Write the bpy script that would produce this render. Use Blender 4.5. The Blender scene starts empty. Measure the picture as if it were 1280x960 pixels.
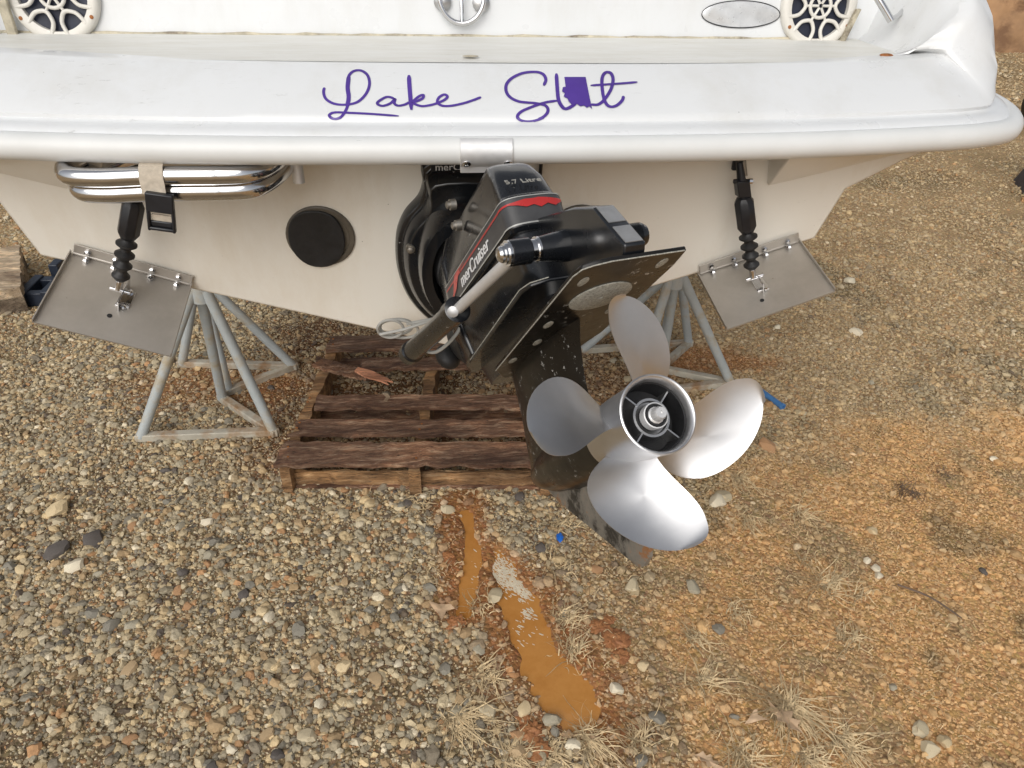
import bpy, bmesh, math, random
import numpy as np
from mathutils import Vector, Matrix
from mathutils.bvhtree import BVHTree
rng = np.random.default_rng(7); random.seed(7)
S = bpy.context.scene; COL = S.collection
V = lambda *a: np.array(a, float)
# ------------------------------------------------------------------ camera
FPX = 887.0
CAM = V(-0.041, -1.750, 1.822); YAW, PITCH, ROLL = 0.123, math.radians(33), 0.025
def cam_axes():
    cy, sy, cp, sp = math.cos(YAW), math.sin(YAW), math.cos(PITCH), math.sin(PITCH)
    f = V(sy*cp, cy*cp, -sp); r = V(cy, -sy, 0); u = np.cross(r, f); c, s = math.cos(ROLL), math.sin(ROLL)
    return r*c+u*s, -r*s+u*c, f
CR, CU, CF = cam_axes()
cd = bpy.data.cameras.new('camera'); cam = bpy.data.objects.new('camera', cd); COL.objects.link(cam)
cd.sensor_fit = 'HORIZONTAL'; cd.sensor_width = 36; cd.lens = 36*FPX/1280; cd.clip_start = .02; cd.clip_end = 1000
m = Matrix.Identity(4)
for i in range(3): m[i][0], m[i][1], m[i][2], m[i][3] = CR[i], CU[i], -CF[i], CAM[i]
cam.matrix_world = m; S.camera = cam
S.render.resolution_x, S.render.resolution_y = 1024, 768
# ------------------------------------------------------------------ world, sun, exposure
SUN_EL, SUN_AZ = math.radians(40), math.radians(205)     # azimuth clockwise from +Y: behind the camera, to its left
w = bpy.data.worlds.new('World'); S.world = w; w.use_nodes = True; nt = w.node_tree
sky = nt.nodes.new('ShaderNodeTexSky'); sky.sky_type = 'NISHITA'; sky.sun_disc = False
sky.sun_elevation = SUN_EL; sky.sun_rotation = SUN_AZ; sky.dust_density = 3; sky.air_density = 1
hs = nt.nodes.new('ShaderNodeHueSaturation'); hs.inputs['Saturation'].default_value = .28   # overcast: grey-white sky
nt.links.new(sky.outputs[0], hs.inputs['Color']); nt.links.new(hs.outputs[0], nt.nodes['Background'].inputs[0])
nt.nodes['Background'].inputs[1].default_value = .115
sl = bpy.data.lights.new('sun', 'SUN'); sl.energy = 1.75; sl.angle = math.radians(60); sl.color = (1, .965, .91)
so = bpy.data.objects.new('sun', sl); COL.objects.link(so)
sd = Vector((math.sin(SUN_AZ)*math.cos(SUN_EL), math.cos(SUN_AZ)*math.cos(SUN_EL), math.sin(SUN_EL)))
so.rotation_euler = sd.to_track_quat('Z', 'Y').to_euler(); so.location = (0, -3, 6)
S.view_settings.view_transform = 'Standard'; S.view_settings.look = 'None'; S.view_settings.gamma = 1
S.view_settings.exposure = 0.0
# ------------------------------------------------------------------ pixel helpers
def ray(px, py):
    d = CF*FPX+CR*(px-640)+CU*(480-py); return d/np.linalg.norm(d)
def onz(px, py, z=0.): d = ray(px, py); return CAM+d*(z-CAM[2])/d[2]
def ony(px, py, y): d = ray(px, py); return CAM+d*(y-CAM[1])/d[1]
RAKE = math.tan(math.radians(10)); ZK = .812
def tr_y(z): return -RAKE*(z-ZK)
TN = V(0, -1, -RAKE)/math.hypot(1, RAKE)       # transom outward normal
def ontr(px, py, off=0.):
    d = ray(px, py); p0 = V(0, 0, ZK)+TN*off; return CAM+d*(TN@(p0-CAM))/(TN@d)
# ------------------------------------------------------------------ mesh builder
class MB:
    def __init__(s): s.v = []; s.f = []
    def add(s, vs, fs):
        n = len(s.v); s.v += [tuple(map(float, p)) for p in vs]; s.f += [tuple(i+n for i in f) for f in fs]; return s
    def box(s, c, sx, sy, sz, ax=None):
        ax = np.eye(3) if ax is None else np.asarray(ax); c = np.asarray(c, float)
        vs = [c+ax[0]*sx*i/2+ax[1]*sy*j/2+ax[2]*sz*k/2 for i in (-1, 1) for j in (-1, 1) for k in (-1, 1)]
        return s.add(vs, [(0, 1, 3, 2), (4, 6, 7, 5), (0, 4, 5, 1), (2, 3, 7, 6), (0, 2, 6, 4), (1, 5, 7, 3)])
    def tube(s, pts, rad, n=12, cap=True, sx=1.):
        pts = [np.asarray(p, float) for p in pts]; m = len(pts)
        rad = [rad]*m if np.isscalar(rad) else list(rad)
        ts = []
        for i in range(m):
            t = pts[min(i+1, m-1)]-pts[max(i-1, 0)]; ts.append(t/(np.linalg.norm(t)+1e-12))
        up = V(0, 0, 1) if abs(ts[0][2]) < .9 else V(1, 0, 0)
        a = np.cross(up, ts[0]); a /= np.linalg.norm(a); vs = []
        for i in range(m):
            a = a-ts[i]*(a@ts[i]); a /= np.linalg.norm(a); b = np.cross(ts[i], a)
            for k in range(n):
                q = 2*math.pi*k/n; vs.append(pts[i]+(a*math.cos(q)*sx+b*math.sin(q))*rad[i])
        fs = [(i*n+k, i*n+(k+1) % n, (i+1)*n+(k+1) % n, (i+1)*n+k) for i in range(m-1) for k in range(n)]
        if cap: fs += [tuple(range(n))[::-1], tuple(range((m-1)*n, m*n))]
        return s.add(vs, fs)
    def lathe(s, c, axis, prof, n=32, closed=False, cap=(1, 1)):
        # prof: list of (distance along axis, radius)
        axis = np.asarray(axis, float); axis = axis/np.linalg.norm(axis)
        up = V(0, 0, 1) if abs(axis[2]) < .9 else V(1, 0, 0)
        a = np.cross(up, axis); a /= np.linalg.norm(a); b = np.cross(axis, a); vs = []
        for h, r in prof:
            for k in range(n):
                q = 2*math.pi*k/n; vs.append(np.asarray(c)+axis*h+(a*math.cos(q)+b*math.sin(q))*r)
        m = len(prof)
        fs = [(i*n+k, i*n+(k+1) % n, ((i+1) % m)*n+(k+1) % n, ((i+1) % m)*n+k) for i in range(m if closed else m-1) for k in range(n)]
        if not closed:
            if prof[0][1] > 1e-5 and cap[0]: fs.append(tuple(range(n))[::-1])
            if prof[-1][1] > 1e-5 and cap[1]: fs.append(tuple(range((m-1)*n, m*n)))
        return s.add(vs, fs)
    def loft(s, rings, cap=True, close=True):
        n = len(rings[0]); vs = [p for r in rings for p in r]; m = len(rings)
        fs = [(i*n+k, i*n+(k+1) % n, (i+1)*n+(k+1) % n, (i+1)*n+k) for i in range(m-1) for k in range(n if close else n-1)]
        if cap: fs += [tuple(range(n))[::-1], tuple(range((m-1)*n, m*n))]
        return s.add(vs, fs)
    def prism(s, poly, d):
        d = np.asarray(d, float); return s.loft([[np.asarray(p) for p in poly], [np.asarray(p)+d for p in poly]])
    def ell(s, c, rad, ax=None, n=16, m=10):
        ax = np.eye(3) if ax is None else np.asarray(ax); c = np.asarray(c)
        rings = [[c+ax[2]*rad[2]*math.cos(t)+(ax[0]*rad[0]*math.cos(q)+ax[1]*rad[1]*math.sin(q))*math.sin(t)
                  for q in np.linspace(0, 2*math.pi, n, endpoint=False)] for t in np.linspace(.08, math.pi-.08, m)]
        return s.loft(rings)
ROOT = {}
def link(o, parent=None, label=None, cat=None, group=None, kind=None):
    COL.objects.link(o)
    if parent is not None: o.parent = parent
    for k, x in (('label', label), ('category', cat), ('group', group), ('kind', kind)):
        if x: o[k] = x
    return o
def thing(name, loc, label, cat, group=None):
    o = bpy.data.objects.new(name, None); o.empty_display_size = .05; o.location = tuple(loc)
    link(o, None, label, cat, group); ROOT[o] = np.array(loc, float); return o
def obj(name, mb, mat, parent=None, sharp=32, bevel=0, label=None, cat=None, group=None, kind=None, seg=2, loc=None, sub=0):
    off = V(0, 0, 0)
    p = parent
    while p is not None:
        if p in ROOT: off = ROOT[p]; break
        p = p.parent
    if loc is not None: off = np.asarray(loc, float)
    me = bpy.data.meshes.new(name)
    me.from_pydata([tuple(np.array(v)-off) for v in mb.v], [], mb.f)
    bm = bmesh.new(); bm.from_mesh(me); bmesh.ops.remove_doubles(bm, verts=bm.verts, dist=1e-6)
    bmesh.ops.recalc_face_normals(bm, faces=bm.faces); bm.to_mesh(me); bm.free()
    me.polygons.foreach_set('use_smooth', [True]*len(me.polygons)); me.set_sharp_from_angle(angle=math.radians(sharp))
    me.materials.append(MAT[mat]); o = bpy.data.objects.new(name, me)
    if loc is not None: o.location = tuple(off); ROOT[o] = off
    link(o, parent, label, cat, group, kind)
    if bevel:
        b = o.modifiers.new('bevel', 'BEVEL'); b.width = bevel; b.segments = seg; b.limit_method = 'ANGLE'; b.angle_limit = math.radians(30)
    if sub:
        b = o.modifiers.new('sub', 'SUBSURF'); b.levels = b.render_levels = sub
    return o
def smooth(pts, k=6, closed=False):
    P = [np.asarray(p, float) for p in pts]; n = len(P); out = []
    for i in range(n if closed else n-1):
        if closed: a, b, c, d = P[(i-1) % n], P[i], P[(i+1) % n], P[(i+2) % n]
        else: a, b, c, d = P[max(i-1, 0)], P[i], P[i+1], P[min(i+2, n-1)]
        for t in np.linspace(0, 1, k, endpoint=False):
            out.append(.5*((2*b)+(c-a)*t+(2*a-5*b+4*c-d)*t*t+(3*b-a-3*c+d)*t**3))
    if not closed: out.append(P[-1])
    return out
# ------------------------------------------------------------------ materials
MAT = {}
class NT:
    def __init__(s, name):
        s.m = bpy.data.materials.new(name); s.m.use_nodes = True; s.t = s.m.node_tree
        s.b = s.t.nodes['Principled BSDF']; s.tc = s.t.nodes.new('ShaderNodeTexCoord'); MAT[name] = s.m
    def n(s, typ, **kw):
        x = s.t.nodes.new(typ)
        for k, v in kw.items():
            if k in x.inputs: x.inputs[k].default_value = v
            else: setattr(x, k, v)
        return x
    def l(s, a, b): s.t.links.new(a, b)
    def coords(s, scale=(1, 1, 1)):
        mp = s.n('ShaderNodeMapping'); mp.inputs['Scale'].default_value = scale; s.l(s.tc.outputs['Object'], mp.inputs[0]); return mp.outputs[0]
    def noise(s, scale, detail=4, rough=.6, stretch=(1, 1, 1)):
        x = s.n('ShaderNodeTexNoise', Scale=scale, Detail=detail, Roughness=rough); s.l(s.coords(stretch), x.inputs['Vector']); return x.outputs['Fac']
    def ramp(s, src, stops):
        r = s.n('ShaderNodeValToRGB'); e = r.color_ramp.elements
        while len(e) < len(stops): e.new(.5)
        for x, (p, c) in zip(e, stops): x.position = p; x.color = (*c, 1) if len(c) == 3 else c
        s.l(src, r.inputs[0]); return r.outputs[0]
    def mix(s, fac, a, b, mode='MIX'):
        x = s.n('ShaderNodeMix', data_type='RGBA', blend_type=mode)
        for sock, val in ((x.inputs[0], fac), (x.inputs[6], a), (x.inputs[7], b)):
            if isinstance(val, (int, float)): sock.default_value = val
            elif isinstance(val, tuple): sock.default_value = (*val, 1)
            else: s.l(val, sock)
        return x.outputs[2]
    def base(s, c):
        if isinstance(c, tuple): s.b.inputs['Base Color'].default_value = (*c, 1)
        else: s.l(c, s.b.inputs['Base Color'])
    def set(s, **kw):
        for k, v in kw.items():
            k = k.replace('_', ' ')
            if isinstance(v, (int, float, tuple)): s.b.inputs[k].default_value = v
            else: s.l(v, s.b.inputs[k])
    def bump(s, h, strength=.3, dist=.002):
        x = s.n('ShaderNodeBump', Strength=strength, Distance=dist); s.l(h, x.inputs['Height']); s.l(x.outputs[0], s.b.inputs['Normal'])
def simple(name, c, rough=.5, metal=0., var=.15, scale=20, bump=0., coat=0., dirt=None, dirt_amt=(.6, .75), dscale=6):
    t = NT(name); n1 = t.noise(scale)
    c1 = tuple(min(1, x*(1+var)) for x in c); c0 = tuple(x*(1-var) for x in c)
    col = t.ramp(n1, [(.3, c0), (.7, c1)])
    if dirt:
        d = t.ramp(t.noise(dscale, 8, .65), [(dirt_amt[0], (0, 0, 0)), (dirt_amt[1], (1, 1, 1))]); col = t.mix(d, col, dirt)
    t.base(col); t.set(Roughness=t.ramp(t.noise(scale*2.3), [(.3, (rough*.85,)*3), (.7, (min(1, rough*1.2),)*3)]), Metallic=metal, Coat_Weight=coat)
    if bump: t.bump(t.noise(scale*4), bump)
    return t
def gel(name, c, stain, rough, sp_lo, st_lo):
    t = NT(name); col = t.ramp(t.noise(2.5), [(.3, tuple(x*.975 for x in c)), (.7, tuple(min(1, x*1.02) for x in c))])
    d = t.ramp(t.noise(3, 8, .7, (1, 1, .35)), [(.48, (0, 0, 0)), (.95, (1, 1, 1))]); col = t.mix(d, col, stain)
    sc = t.ramp(t.noise(16, 9, .8, (1, 5, 5)), [(st_lo, (0, 0, 0)), (st_lo+.06, (.55,)*3)]); zn = t.ramp(t.noise(2.2, 3), [(.5, (0, 0, 0)), (.68, (1, 1, 1))]); col = t.mix(t.mix(1., sc, zn, 'MULTIPLY'), col, tuple(x*.45 for x in stain))
    sp = t.ramp(t.noise(120, 2, .5), [(sp_lo, (0, 0, 0)), (sp_lo+.02, (.8,)*3)]); col = t.mix(t.mix(1., sp, t.ramp(t.noise(5, 2), [(.45, (0, 0, 0)), (.6, (1, 1, 1))]), 'MULTIPLY'), col, tuple(x*.3 for x in stain))
    t.base(col); t.set(Roughness=t.ramp(t.noise(9, 6), [(.3, (rough*.8,)*3), (.7, (rough*1.4,)*3)]), Coat_Weight=.15)
gel('gelcoat', (.70, .715, .725), (.55, .54, .50), .30, .79, .60)
gel('hull_cream', (.80, .77, .70), (.60, .51, .38), .34, .765, .62)
t = NT('step_gelcoat')      # weathered, streaked flat of the platform
c = t.ramp(t.noise(5, 6, .7, (1, 4, 1)), [(.35, (.64, .63, .58)), (.62, (.71, .71, .68))])
st = t.ramp(t.noise(9, 10, .75, (1.2, 9, 1)), [(.60, (0, 0, 0)), (.70, (1, 1, 1))])
t.base(t.mix(st, c, (.45, .43, .36))); t.set(Roughness=.5); t.bump(t.noise(220), .15, .001)
t = NT('vinyl_rail'); c = t.ramp(t.noise(8), [(.3, (.66, .67, .66)), (.7, (.71, .72, .715))])
sc = t.ramp(t.noise(14, 9, .7, (1, 5, 8)), [(.68, (0, 0, 0)), (.74, (1, 1, 1))]); t.base(t.mix(sc, c, (.42, .43, .42))); t.set(Roughness=.38)
simple('caulk', (.50, .45, .34), .7, var=.35, scale=30, bump=.4, dirt=(.13, .10, .07), dirt_amt=(.55, .68), dscale=14)
simple('purple_vinyl', (.075, .036, .26), .35, var=.12, scale=10)
simple('aluminium', (.52, .52, .52), .38, 1., var=.08, scale=18, bump=.05)
simple('satin_alu', (.72, .72, .72), .5, .55, var=.08, scale=18, bump=.05)
simple('chrome', (.66, .66, .67), .13, 1., var=.05, scale=12)
t = NT('stainless')         # brushed propeller steel
t.base(t.ramp(t.noise(10, 5, .6), [(.3, (.62, .62, .63)), (.7, (.72, .72, .73))])); t.set(Metallic=1.)
t.set(Roughness=t.ramp(t.noise(7, 6, .7), [(.25, (.33,)*3), (.75, (.46,)*3)])); t.set(Anisotropic=.3)
t = NT('tab_steel'); d = t.ramp(t.noise(7, 8, .7), [(.3, (.42, .395, .36)), (.7, (.54, .51, .47))])
sp = t.ramp(t.noise(45, 6, .7), [(.68, (0, 0, 0)), (.73, (1, 1, 1))]); d = t.mix(sp, d, (.22, .16, .11)); t.base(d); t.set(Metallic=.75, Roughness=.48); t.bump(t.noise(120), .06)
def black_paint(name, c, rough, lo=.69, coat=.6):
    t = NT(name); base = t.ramp(t.noise(6), [(.3, tuple(x*.7 for x in c)), (.7, tuple(x*1.4 for x in c))])
    chips = t.ramp(t.noise(55, 8, .75), [(lo, (0, 0, 0)), (lo+.015, (1, 1, 1))]); zone = t.ramp(t.noise(7, 3), [(.42, (0, 0, 0)), (.58, (1, 1, 1))])
    t.base(t.mix(t.mix(1., chips, zone, 'MULTIPLY'), base, (.50, .50, .48)))
    t.set(Roughness=t.ramp(t.noise(16, 6), [(.3, (rough,)*3), (.7, (rough*2,)*3)]), Coat_Weight=coat, Coat_Roughness=.12); t.bump(t.noise(90), .04); return t
black_paint('drive_black', (.007, .008, .010), .16, .655, .35)
black_paint('drive_worn', (.009, .008, .007), .22, .605, .15); MAT['drive_worn'].node_tree.nodes['Principled BSDF'].inputs['Specular IOR Level'].default_value = .3
t = NT('skeg_worn')
z = t.ramp(t.noise(11, 9, .75), [(.40, (.035, .033, .030)), (.47, (.19, .18, .16)), (.56, (.24, .22, .19)), (.60, (.32, .14, .05)), (.68, (.24, .20, .16))])
t.base(z); t.set(Roughness=.5, Metallic=.25); t.bump(t.noise(60), .1)
simple('black_rubber', (.014, .014, .015), .55, var=.3, scale=30, bump=.15, dirt=(.09, .08, .07), dirt_amt=(.6, .8), dscale=12)
simple('port_ring', (.10, .085, .065), .5, var=.3, scale=14)
simple('black_plastic', (.012, .013, .017), .38, var=.3, scale=20)
simple('bolt_dull', (.30, .28, .25), .4, .8, var=.4, scale=60)
simple('bare_sheen_grey', (.40, .40, .40), .4, .6, var=.2, scale=25)  # bare metal grey, also the painted sky sheen on the drive spine
simple('hub_dark', (.012, .012, .013), .5, .0, var=.4, scale=30)
t = NT('zinc'); t.base(t.ramp(t.noise(240, 3, .8), [(.35, (.22, .215, .19)), (.65, (.50, .49, .43))])); t.set(Roughness=.75, Metallic=.15); t.bump(t.noise(300), .5, .002)
simple('decal_red', (.42, .022, .02), .3, var=.1, coat=.5); simple('decal_silver', (.42, .42, .40), .35, .3, var=.15)
simple('decal_dull', (.30, .29, .26), .4, var=.3, scale=80)
simple('decal_white', (.68, .68, .68), .4, var=.05); simple('decal_grey', (.05, .05, .052), .35, var=.2)
simple('stand_paint', (.42, .455, .46), .45, var=.12, scale=9, bump=.1, dirt=(.40, .34, .24), dirt_amt=(.50, .66), dscale=9)
simple('stand_base', (.42, .39, .32), .6, var=.2, scale=12, bump=.2, dirt=(.30, .18, .09), dirt_amt=(.48, .66), dscale=9)
simple('blue_paint', (.055, .17, .38), .4, var=.15); simple('blue_dark', (.014, .020, .034), .45, var=.25, bump=.1)
simple('bright_blue', (.01, .13, .55), .4, var=.2, scale=60)
simple('speaker_plastic', (.68, .655, .60), .42, var=.04, scale=8, dirt=(.55, .42, .26), dirt_amt=(.66, .8), dscale=20)
simple('speaker_cone', (.012, .016, .035), .5, var=.3); simple('rust', (.30, .11, .03), .8, var=.4, scale=60)
simple('strap', (.47, .41, .33), .85, var=.15, scale=90, bump=.4); simple('badge', (.66, .67, .68), .3, .4, var=.12, scale=30, dirt=(.15, .15, .15), dirt_amt=(.66, .70), dscale=30)
simple('dry_leaf', (.50, .35, .22), .7, var=.25, scale=40, bump=.2); simple('straw', (.56, .43, .25), .75, var=.5, scale=45)
simple('dark_twig', (.13, .09, .065), .8, var=.3, scale=30)
simple('clay', (.38, .165, .062), .6, var=.4, scale=45, bump=.9, dirt=(.28, .115, .045), dirt_amt=(.45, .6), dscale=30)
simple('wire_grey', (.36, .36, .34), .5, var=.1); simple('foam', (.62, .55, .42), .6, var=.15, scale=40, bump=.4)
simple('bank_clay', (.33, .19, .095), .9, var=.35, scale=1.5, bump=.5, dirt=(.17, .09, .045), dirt_amt=(.45, .6), dscale=2)
def wood(name, dark, mid, light, sx=(1, 14, 14), hi=.62):
    t = NT(name); oi = t.n('ShaderNodeObjectInfo'); mp = t.n('ShaderNodeMapping'); mp.inputs['Scale'].default_value = sx
    ad = t.n('ShaderNodeVectorMath', operation='ADD'); cb = t.n('ShaderNodeCombineXYZ'); mu = t.n('ShaderNodeMath', operation='MULTIPLY'); mu.inputs[1].default_value = 30
    t.l(oi.outputs['Random'], mu.inputs[0])
    for k in range(3): t.l(mu.outputs[0], cb.inputs[k])
    t.l(t.tc.outputs['Object'], mp.inputs[0]); t.l(mp.outputs[0], ad.inputs[0]); t.l(cb.outputs[0], ad.inputs[1])
    n = t.n('ShaderNodeTexNoise', Scale=4.5, Detail=10, Roughness=.72); t.l(ad.outputs[0], n.inputs['Vector'])
    n2 = t.n('ShaderNodeTexNoise', Scale=14, Detail=8, Roughness=.7); t.l(ad.outputs[0], n2.inputs['Vector'])
    c = t.ramp(n.outputs[0], [(.30, dark), (.5, mid), (hi+.08, light)]); cr = t.ramp(n2.outputs[0], [(.36, (.12,)*3), (.45, (1,)*3)])
    mp2 = t.n('ShaderNodeMapping'); mp2.inputs['Scale'].default_value = (1, 2.5, 2.5); ad2 = t.n('ShaderNodeVectorMath', operation='ADD'); t.l(t.tc.outputs['Object'], mp2.inputs[0]); t.l(mp2.outputs[0], ad2.inputs[0]); t.l(cb.outputs[0], ad2.inputs[1])
    n3 = t.n('ShaderNodeTexNoise', Scale=3.2, Detail=5, Roughness=.65); t.l(ad2.outputs[0], n3.inputs['Vector'])
    pt_ = t.ramp(n3.outputs[0], [(.36, (.45, .40, .36)), (.52, (1, 1, 1)), (.66, (1.9, 1.85, 1.75))]); rv = t.ramp(oi.outputs['Random'], [(0, (.75,)*3), (1, (1.35,)*3)])
    t.base(t.mix(1., t.mix(1., t.mix(1., c, cr, 'MULTIPLY'), pt_, 'MULTIPLY'), rv, 'MULTIPLY')); t.set(Roughness=.72); t.bump(n2.outputs[0], 1., .009)
wood('pallet_wood', (.05, .024, .013), (.20, .10, .055), (.46, .34, .235), sx=(2.2, 17, 17))
wood('stringer_wood', (.10, .05, .02), (.32, .175, .075), (.50, .34, .19))
wood('fresh_wood', (.40, .16, .08), (.55, .25, .14), (.62, .33, .2), hi=.6)
wood('pale_wood', (.36, .25, .15), (.56, .43, .29), (.68, .56, .41), hi=.6)
wood('old_wood', (.09, .06, .04), (.20, .15, .10), (.30, .24, .17))
t = NT('muddy_water'); c = t.ramp(t.noise(5, 6, .7), [(.3, (.40, .165, .035)), (.55, (.50, .235, .065)), (.75, (.40, .17, .04))]); t.base(c); t.set(Roughness=.05, Specular_IOR_Level=.5)
t.bump(t.noise(26, 3), .12, .004)
# ground: colour from vertices (kinds of soil, plus a darker brown under the boat), broken up by fine noise
t = NT('soil'); at = t.n('ShaderNodeAttribute', attribute_name='Col')
g = t.n('ShaderNodeTexVoronoi', Scale=75.); t.l(t.coords(), g.inputs['Vector'])
gr = t.mix(.55, (1., 1., 1.), t.mix(.8, g.outputs['Color'], (.8, .78, .74), 'MULTIPLY'))
gs = t.n('ShaderNodeHueSaturation', Saturation=.25, Value=1.25); t.l(gr, gs.inputs['Color'])
nz = t.ramp(t.noise(38, 10, .75), [(.25, (.5, .48, .46)), (.5, (.95, .95, .95)), (.75, (1.35, 1.33, 1.28))])
t.base(t.mix(1., t.mix(1., at.outputs['Color'], gs.outputs[0], 'MULTIPLY'), nz, 'MULTIPLY')); t.set(Roughness=.9, Specular_IOR_Level=.25)
hm = t.n('ShaderNodeMath', operation='SUBTRACT'); t.l(t.noise(60, 10, .75), hm.inputs[0]); t.l(g.outputs['Distance'], hm.inputs[1]); t.bump(hm.outputs[0], .8, .008)
t = NT('pebble'); at = t.n('ShaderNodeAttribute', attribute_name='Col')
nz = t.ramp(t.noise(90, 6, .7), [(.3, (.72, .70, .66)), (.7, (1.18, 1.16, 1.12))]); t.base(t.mix(1., at.outputs['Color'], nz, 'MULTIPLY')); t.set(Roughness=.72, Specular_IOR_Level=.35); t.bump(t.noise(160, 4), .25, .002)
STONE_COLS = [(.50, .42, .28), (.36, .32, .235), (.60, .47, .28), (.22, .20, .16), (.105, .09, .08), (.42, .24, .12), (.68, .60, .45), (.42, .30, .17)]
for i, c in enumerate(STONE_COLS): simple('stone%d' % i, c, .7, var=.2, scale=45, bump=.3)
# ------------------------------------------------------------------ numpy noise
_tab = rng.random((256, 256))
def vnoise(x, y):
    xi = np.floor(x).astype(int); yi = np.floor(y).astype(int); fx = x-xi; fy = y-yi
    fx = fx*fx*(3-2*fx); fy = fy*fy*(3-2*fy); g = lambda a, b: _tab[a % 256, b % 256]
    return (g(xi, yi)*(1-fx)+g(xi+1, yi)*fx)*(1-fy)+(g(xi, yi+1)*(1-fx)+g(xi+1, yi+1)*fx)*fy
def fbm(x, y, sc, o=4): return sum(vnoise(x*sc*2**k+17*k, y*sc*2**k+31*k)*.5**k for k in range(o))/sum(.5**k for k in range(o))
def sst(a, b, x): t = np.clip((x-a)/(b-a), 0, 1); return t*t*(3-2*t)
# ------------------------------------------------------------------ ground
PUD = [(616, 694, 13), (632, 720, 18), (650, 760, 24), (668, 800, 27), (690, 838, 29), (708, 868, 30), (718, 884, 26)]
RIL = [(582, 640, 9), (588, 668, 9), (590, 700, 13), (586, 735, 12), (580, 765, 9)]
def chan(path): return [(onz(a, b)[:2], r/FPX*np.linalg.norm(onz(a, b)-CAM)) for a, b, r in path]
CH1, CH2 = chan(PUD), chan(RIL)
def chan_d(x, y, ch):
    best = np.full(np.shape(x), 9.)
    for (p, r), (q, s) in zip(ch[:-1], ch[1:]):
        d = q-p; t = np.clip(((x-p[0])*d[0]+(y-p[1])*d[1])/(d@d), 0, 1)
        best = np.minimum(best, np.hypot(x-p[0]-t*d[0], y-p[1]-t*d[1])/(r+t*(s-r)))
    return best
def height(x, y):
    amp = 1+.6*sst(2, 6, np.hypot(x, y))
    h = (fbm(x, y, .9, 3)-.5)*.035*amp+(fbm(x+9, y, 5, 3)-.5)*.018
    h = h+.02*sst(.55, .9, x)*sst(.5, -.3, y)*(fbm(x+3, y+5, 2.2, 3)-.3)
    n = (fbm(x, y, 7, 4)-.5)*1.1+(fbm(x+5, y, 40, 2)-.5)*.35
    for ch, dep in ((CH1, .026), (CH2, .020)):
        d = chan_d(x, y, ch)+n; near = sst(3.2, 1.5, d)
        h = h*(1-near)+near*.004*(fbm(x, y, 20, 2)-.2); h = h-dep*sst(1.12, .65, d)
    return h
def zones(x, y):
    n = fbm(x+40, y+11, 1.6, 4)-.5; n2 = fbm(x+4, y+71, 4.5, 4)-.5
    right = sst(.25, .75, x+n*.9-.10*y)                       # sandy side
    sand = right*sst(.35, -.1, y-.35*(x-.9)+n*.9)             # orange sand near right
    under = sst(.30, .60, y+n2*.3)*sst(1.15, .8, np.abs(x-.1)+n*.3)*sst(3.5, 2.5, y)  # zone beneath the hull, coloured darker brown
    mud = np.clip(sst(3.4, 1.0, np.minimum(chan_d(x, y, CH1), chan_d(x, y, CH2)*.62)+n2*3.6), 0, 1)
    cl = sst(.28, .12, np.hypot((x-1.28)*.55, (y-1.17)*1.5)+n2*.25)+sst(.3, .1, np.hypot((x+1.0)*.5, (y-1.12)*1.3)+n2*.25)*.8
    return right, sand, under, mud, np.clip(cl, 0, 1), n, n2
def soil_col(x, y):
    right, sand, under, mud, cl, n, n2 = zones(x, y)
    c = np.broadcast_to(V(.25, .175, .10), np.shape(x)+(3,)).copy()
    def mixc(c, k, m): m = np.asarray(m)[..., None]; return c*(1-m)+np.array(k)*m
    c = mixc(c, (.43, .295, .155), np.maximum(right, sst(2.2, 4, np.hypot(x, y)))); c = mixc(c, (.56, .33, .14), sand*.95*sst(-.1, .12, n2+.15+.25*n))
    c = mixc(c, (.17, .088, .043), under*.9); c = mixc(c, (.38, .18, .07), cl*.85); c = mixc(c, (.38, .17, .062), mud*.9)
    moss = right*sst(.05, .22, n2+.3*n)*.7; c = mixc(c, (.135, .10, .05), moss)
    return c*(1+.5*n2)[..., None]
def axis(lo, hi, st, far, gr=1.25):
    a = list(np.arange(lo, hi, st)); d = st; p = a[-1]
    while p < far: d *= gr; p += d; a.append(p)
    d = st; p = lo
    while p > -far: d *= gr; p -= d; a.insert(0, p)
    return np.array(a)
gx = axis(-2.2, 2.6, .016, 400); gy = axis(-1.5, 2.2, .016, 400)
X, Y = np.meshgrid(gx, gy); Z = height(X, Y)
def fast_mesh(name, co, faces_idx, nper, col=None, mat='soil', smooth_=True):
    me = bpy.data.meshes.new(name); nf = len(faces_idx)//nper
    me.vertices.add(len(co)); me.vertices.foreach_set('co', np.ascontiguousarray(co, np.float32).ravel())
    me.loops.add(len(faces_idx)); me.loops.foreach_set('vertex_index', np.ascontiguousarray(faces_idx, np.int32))
    me.polygons.add(nf); me.polygons.foreach_set('loop_start', np.arange(0, nf*nper, nper, dtype=np.int32))
    me.polygons.foreach_set('use_smooth', np.full(nf, smooth_))
    if col is not None:
        a = me.color_attributes.new('Col', 'FLOAT_COLOR', 'POINT'); a.data.foreach_set('color', np.ascontiguousarray(np.c_[col, np.ones(len(col))], np.float32).ravel())
    me.update(calc_edges=True); me.validate(); me.materials.append(MAT[mat]); return me
ny, nx = X.shape; I = np.arange(ny*nx).reshape(ny, nx)
q = np.stack([I[:-1, :-1], I[:-1, 1:], I[1:, 1:], I[1:, :-1]], -1).reshape(-1)
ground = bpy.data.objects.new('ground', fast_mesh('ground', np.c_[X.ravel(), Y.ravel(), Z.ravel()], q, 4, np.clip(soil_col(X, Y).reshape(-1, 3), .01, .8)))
link(ground, kind='structure')
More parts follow.
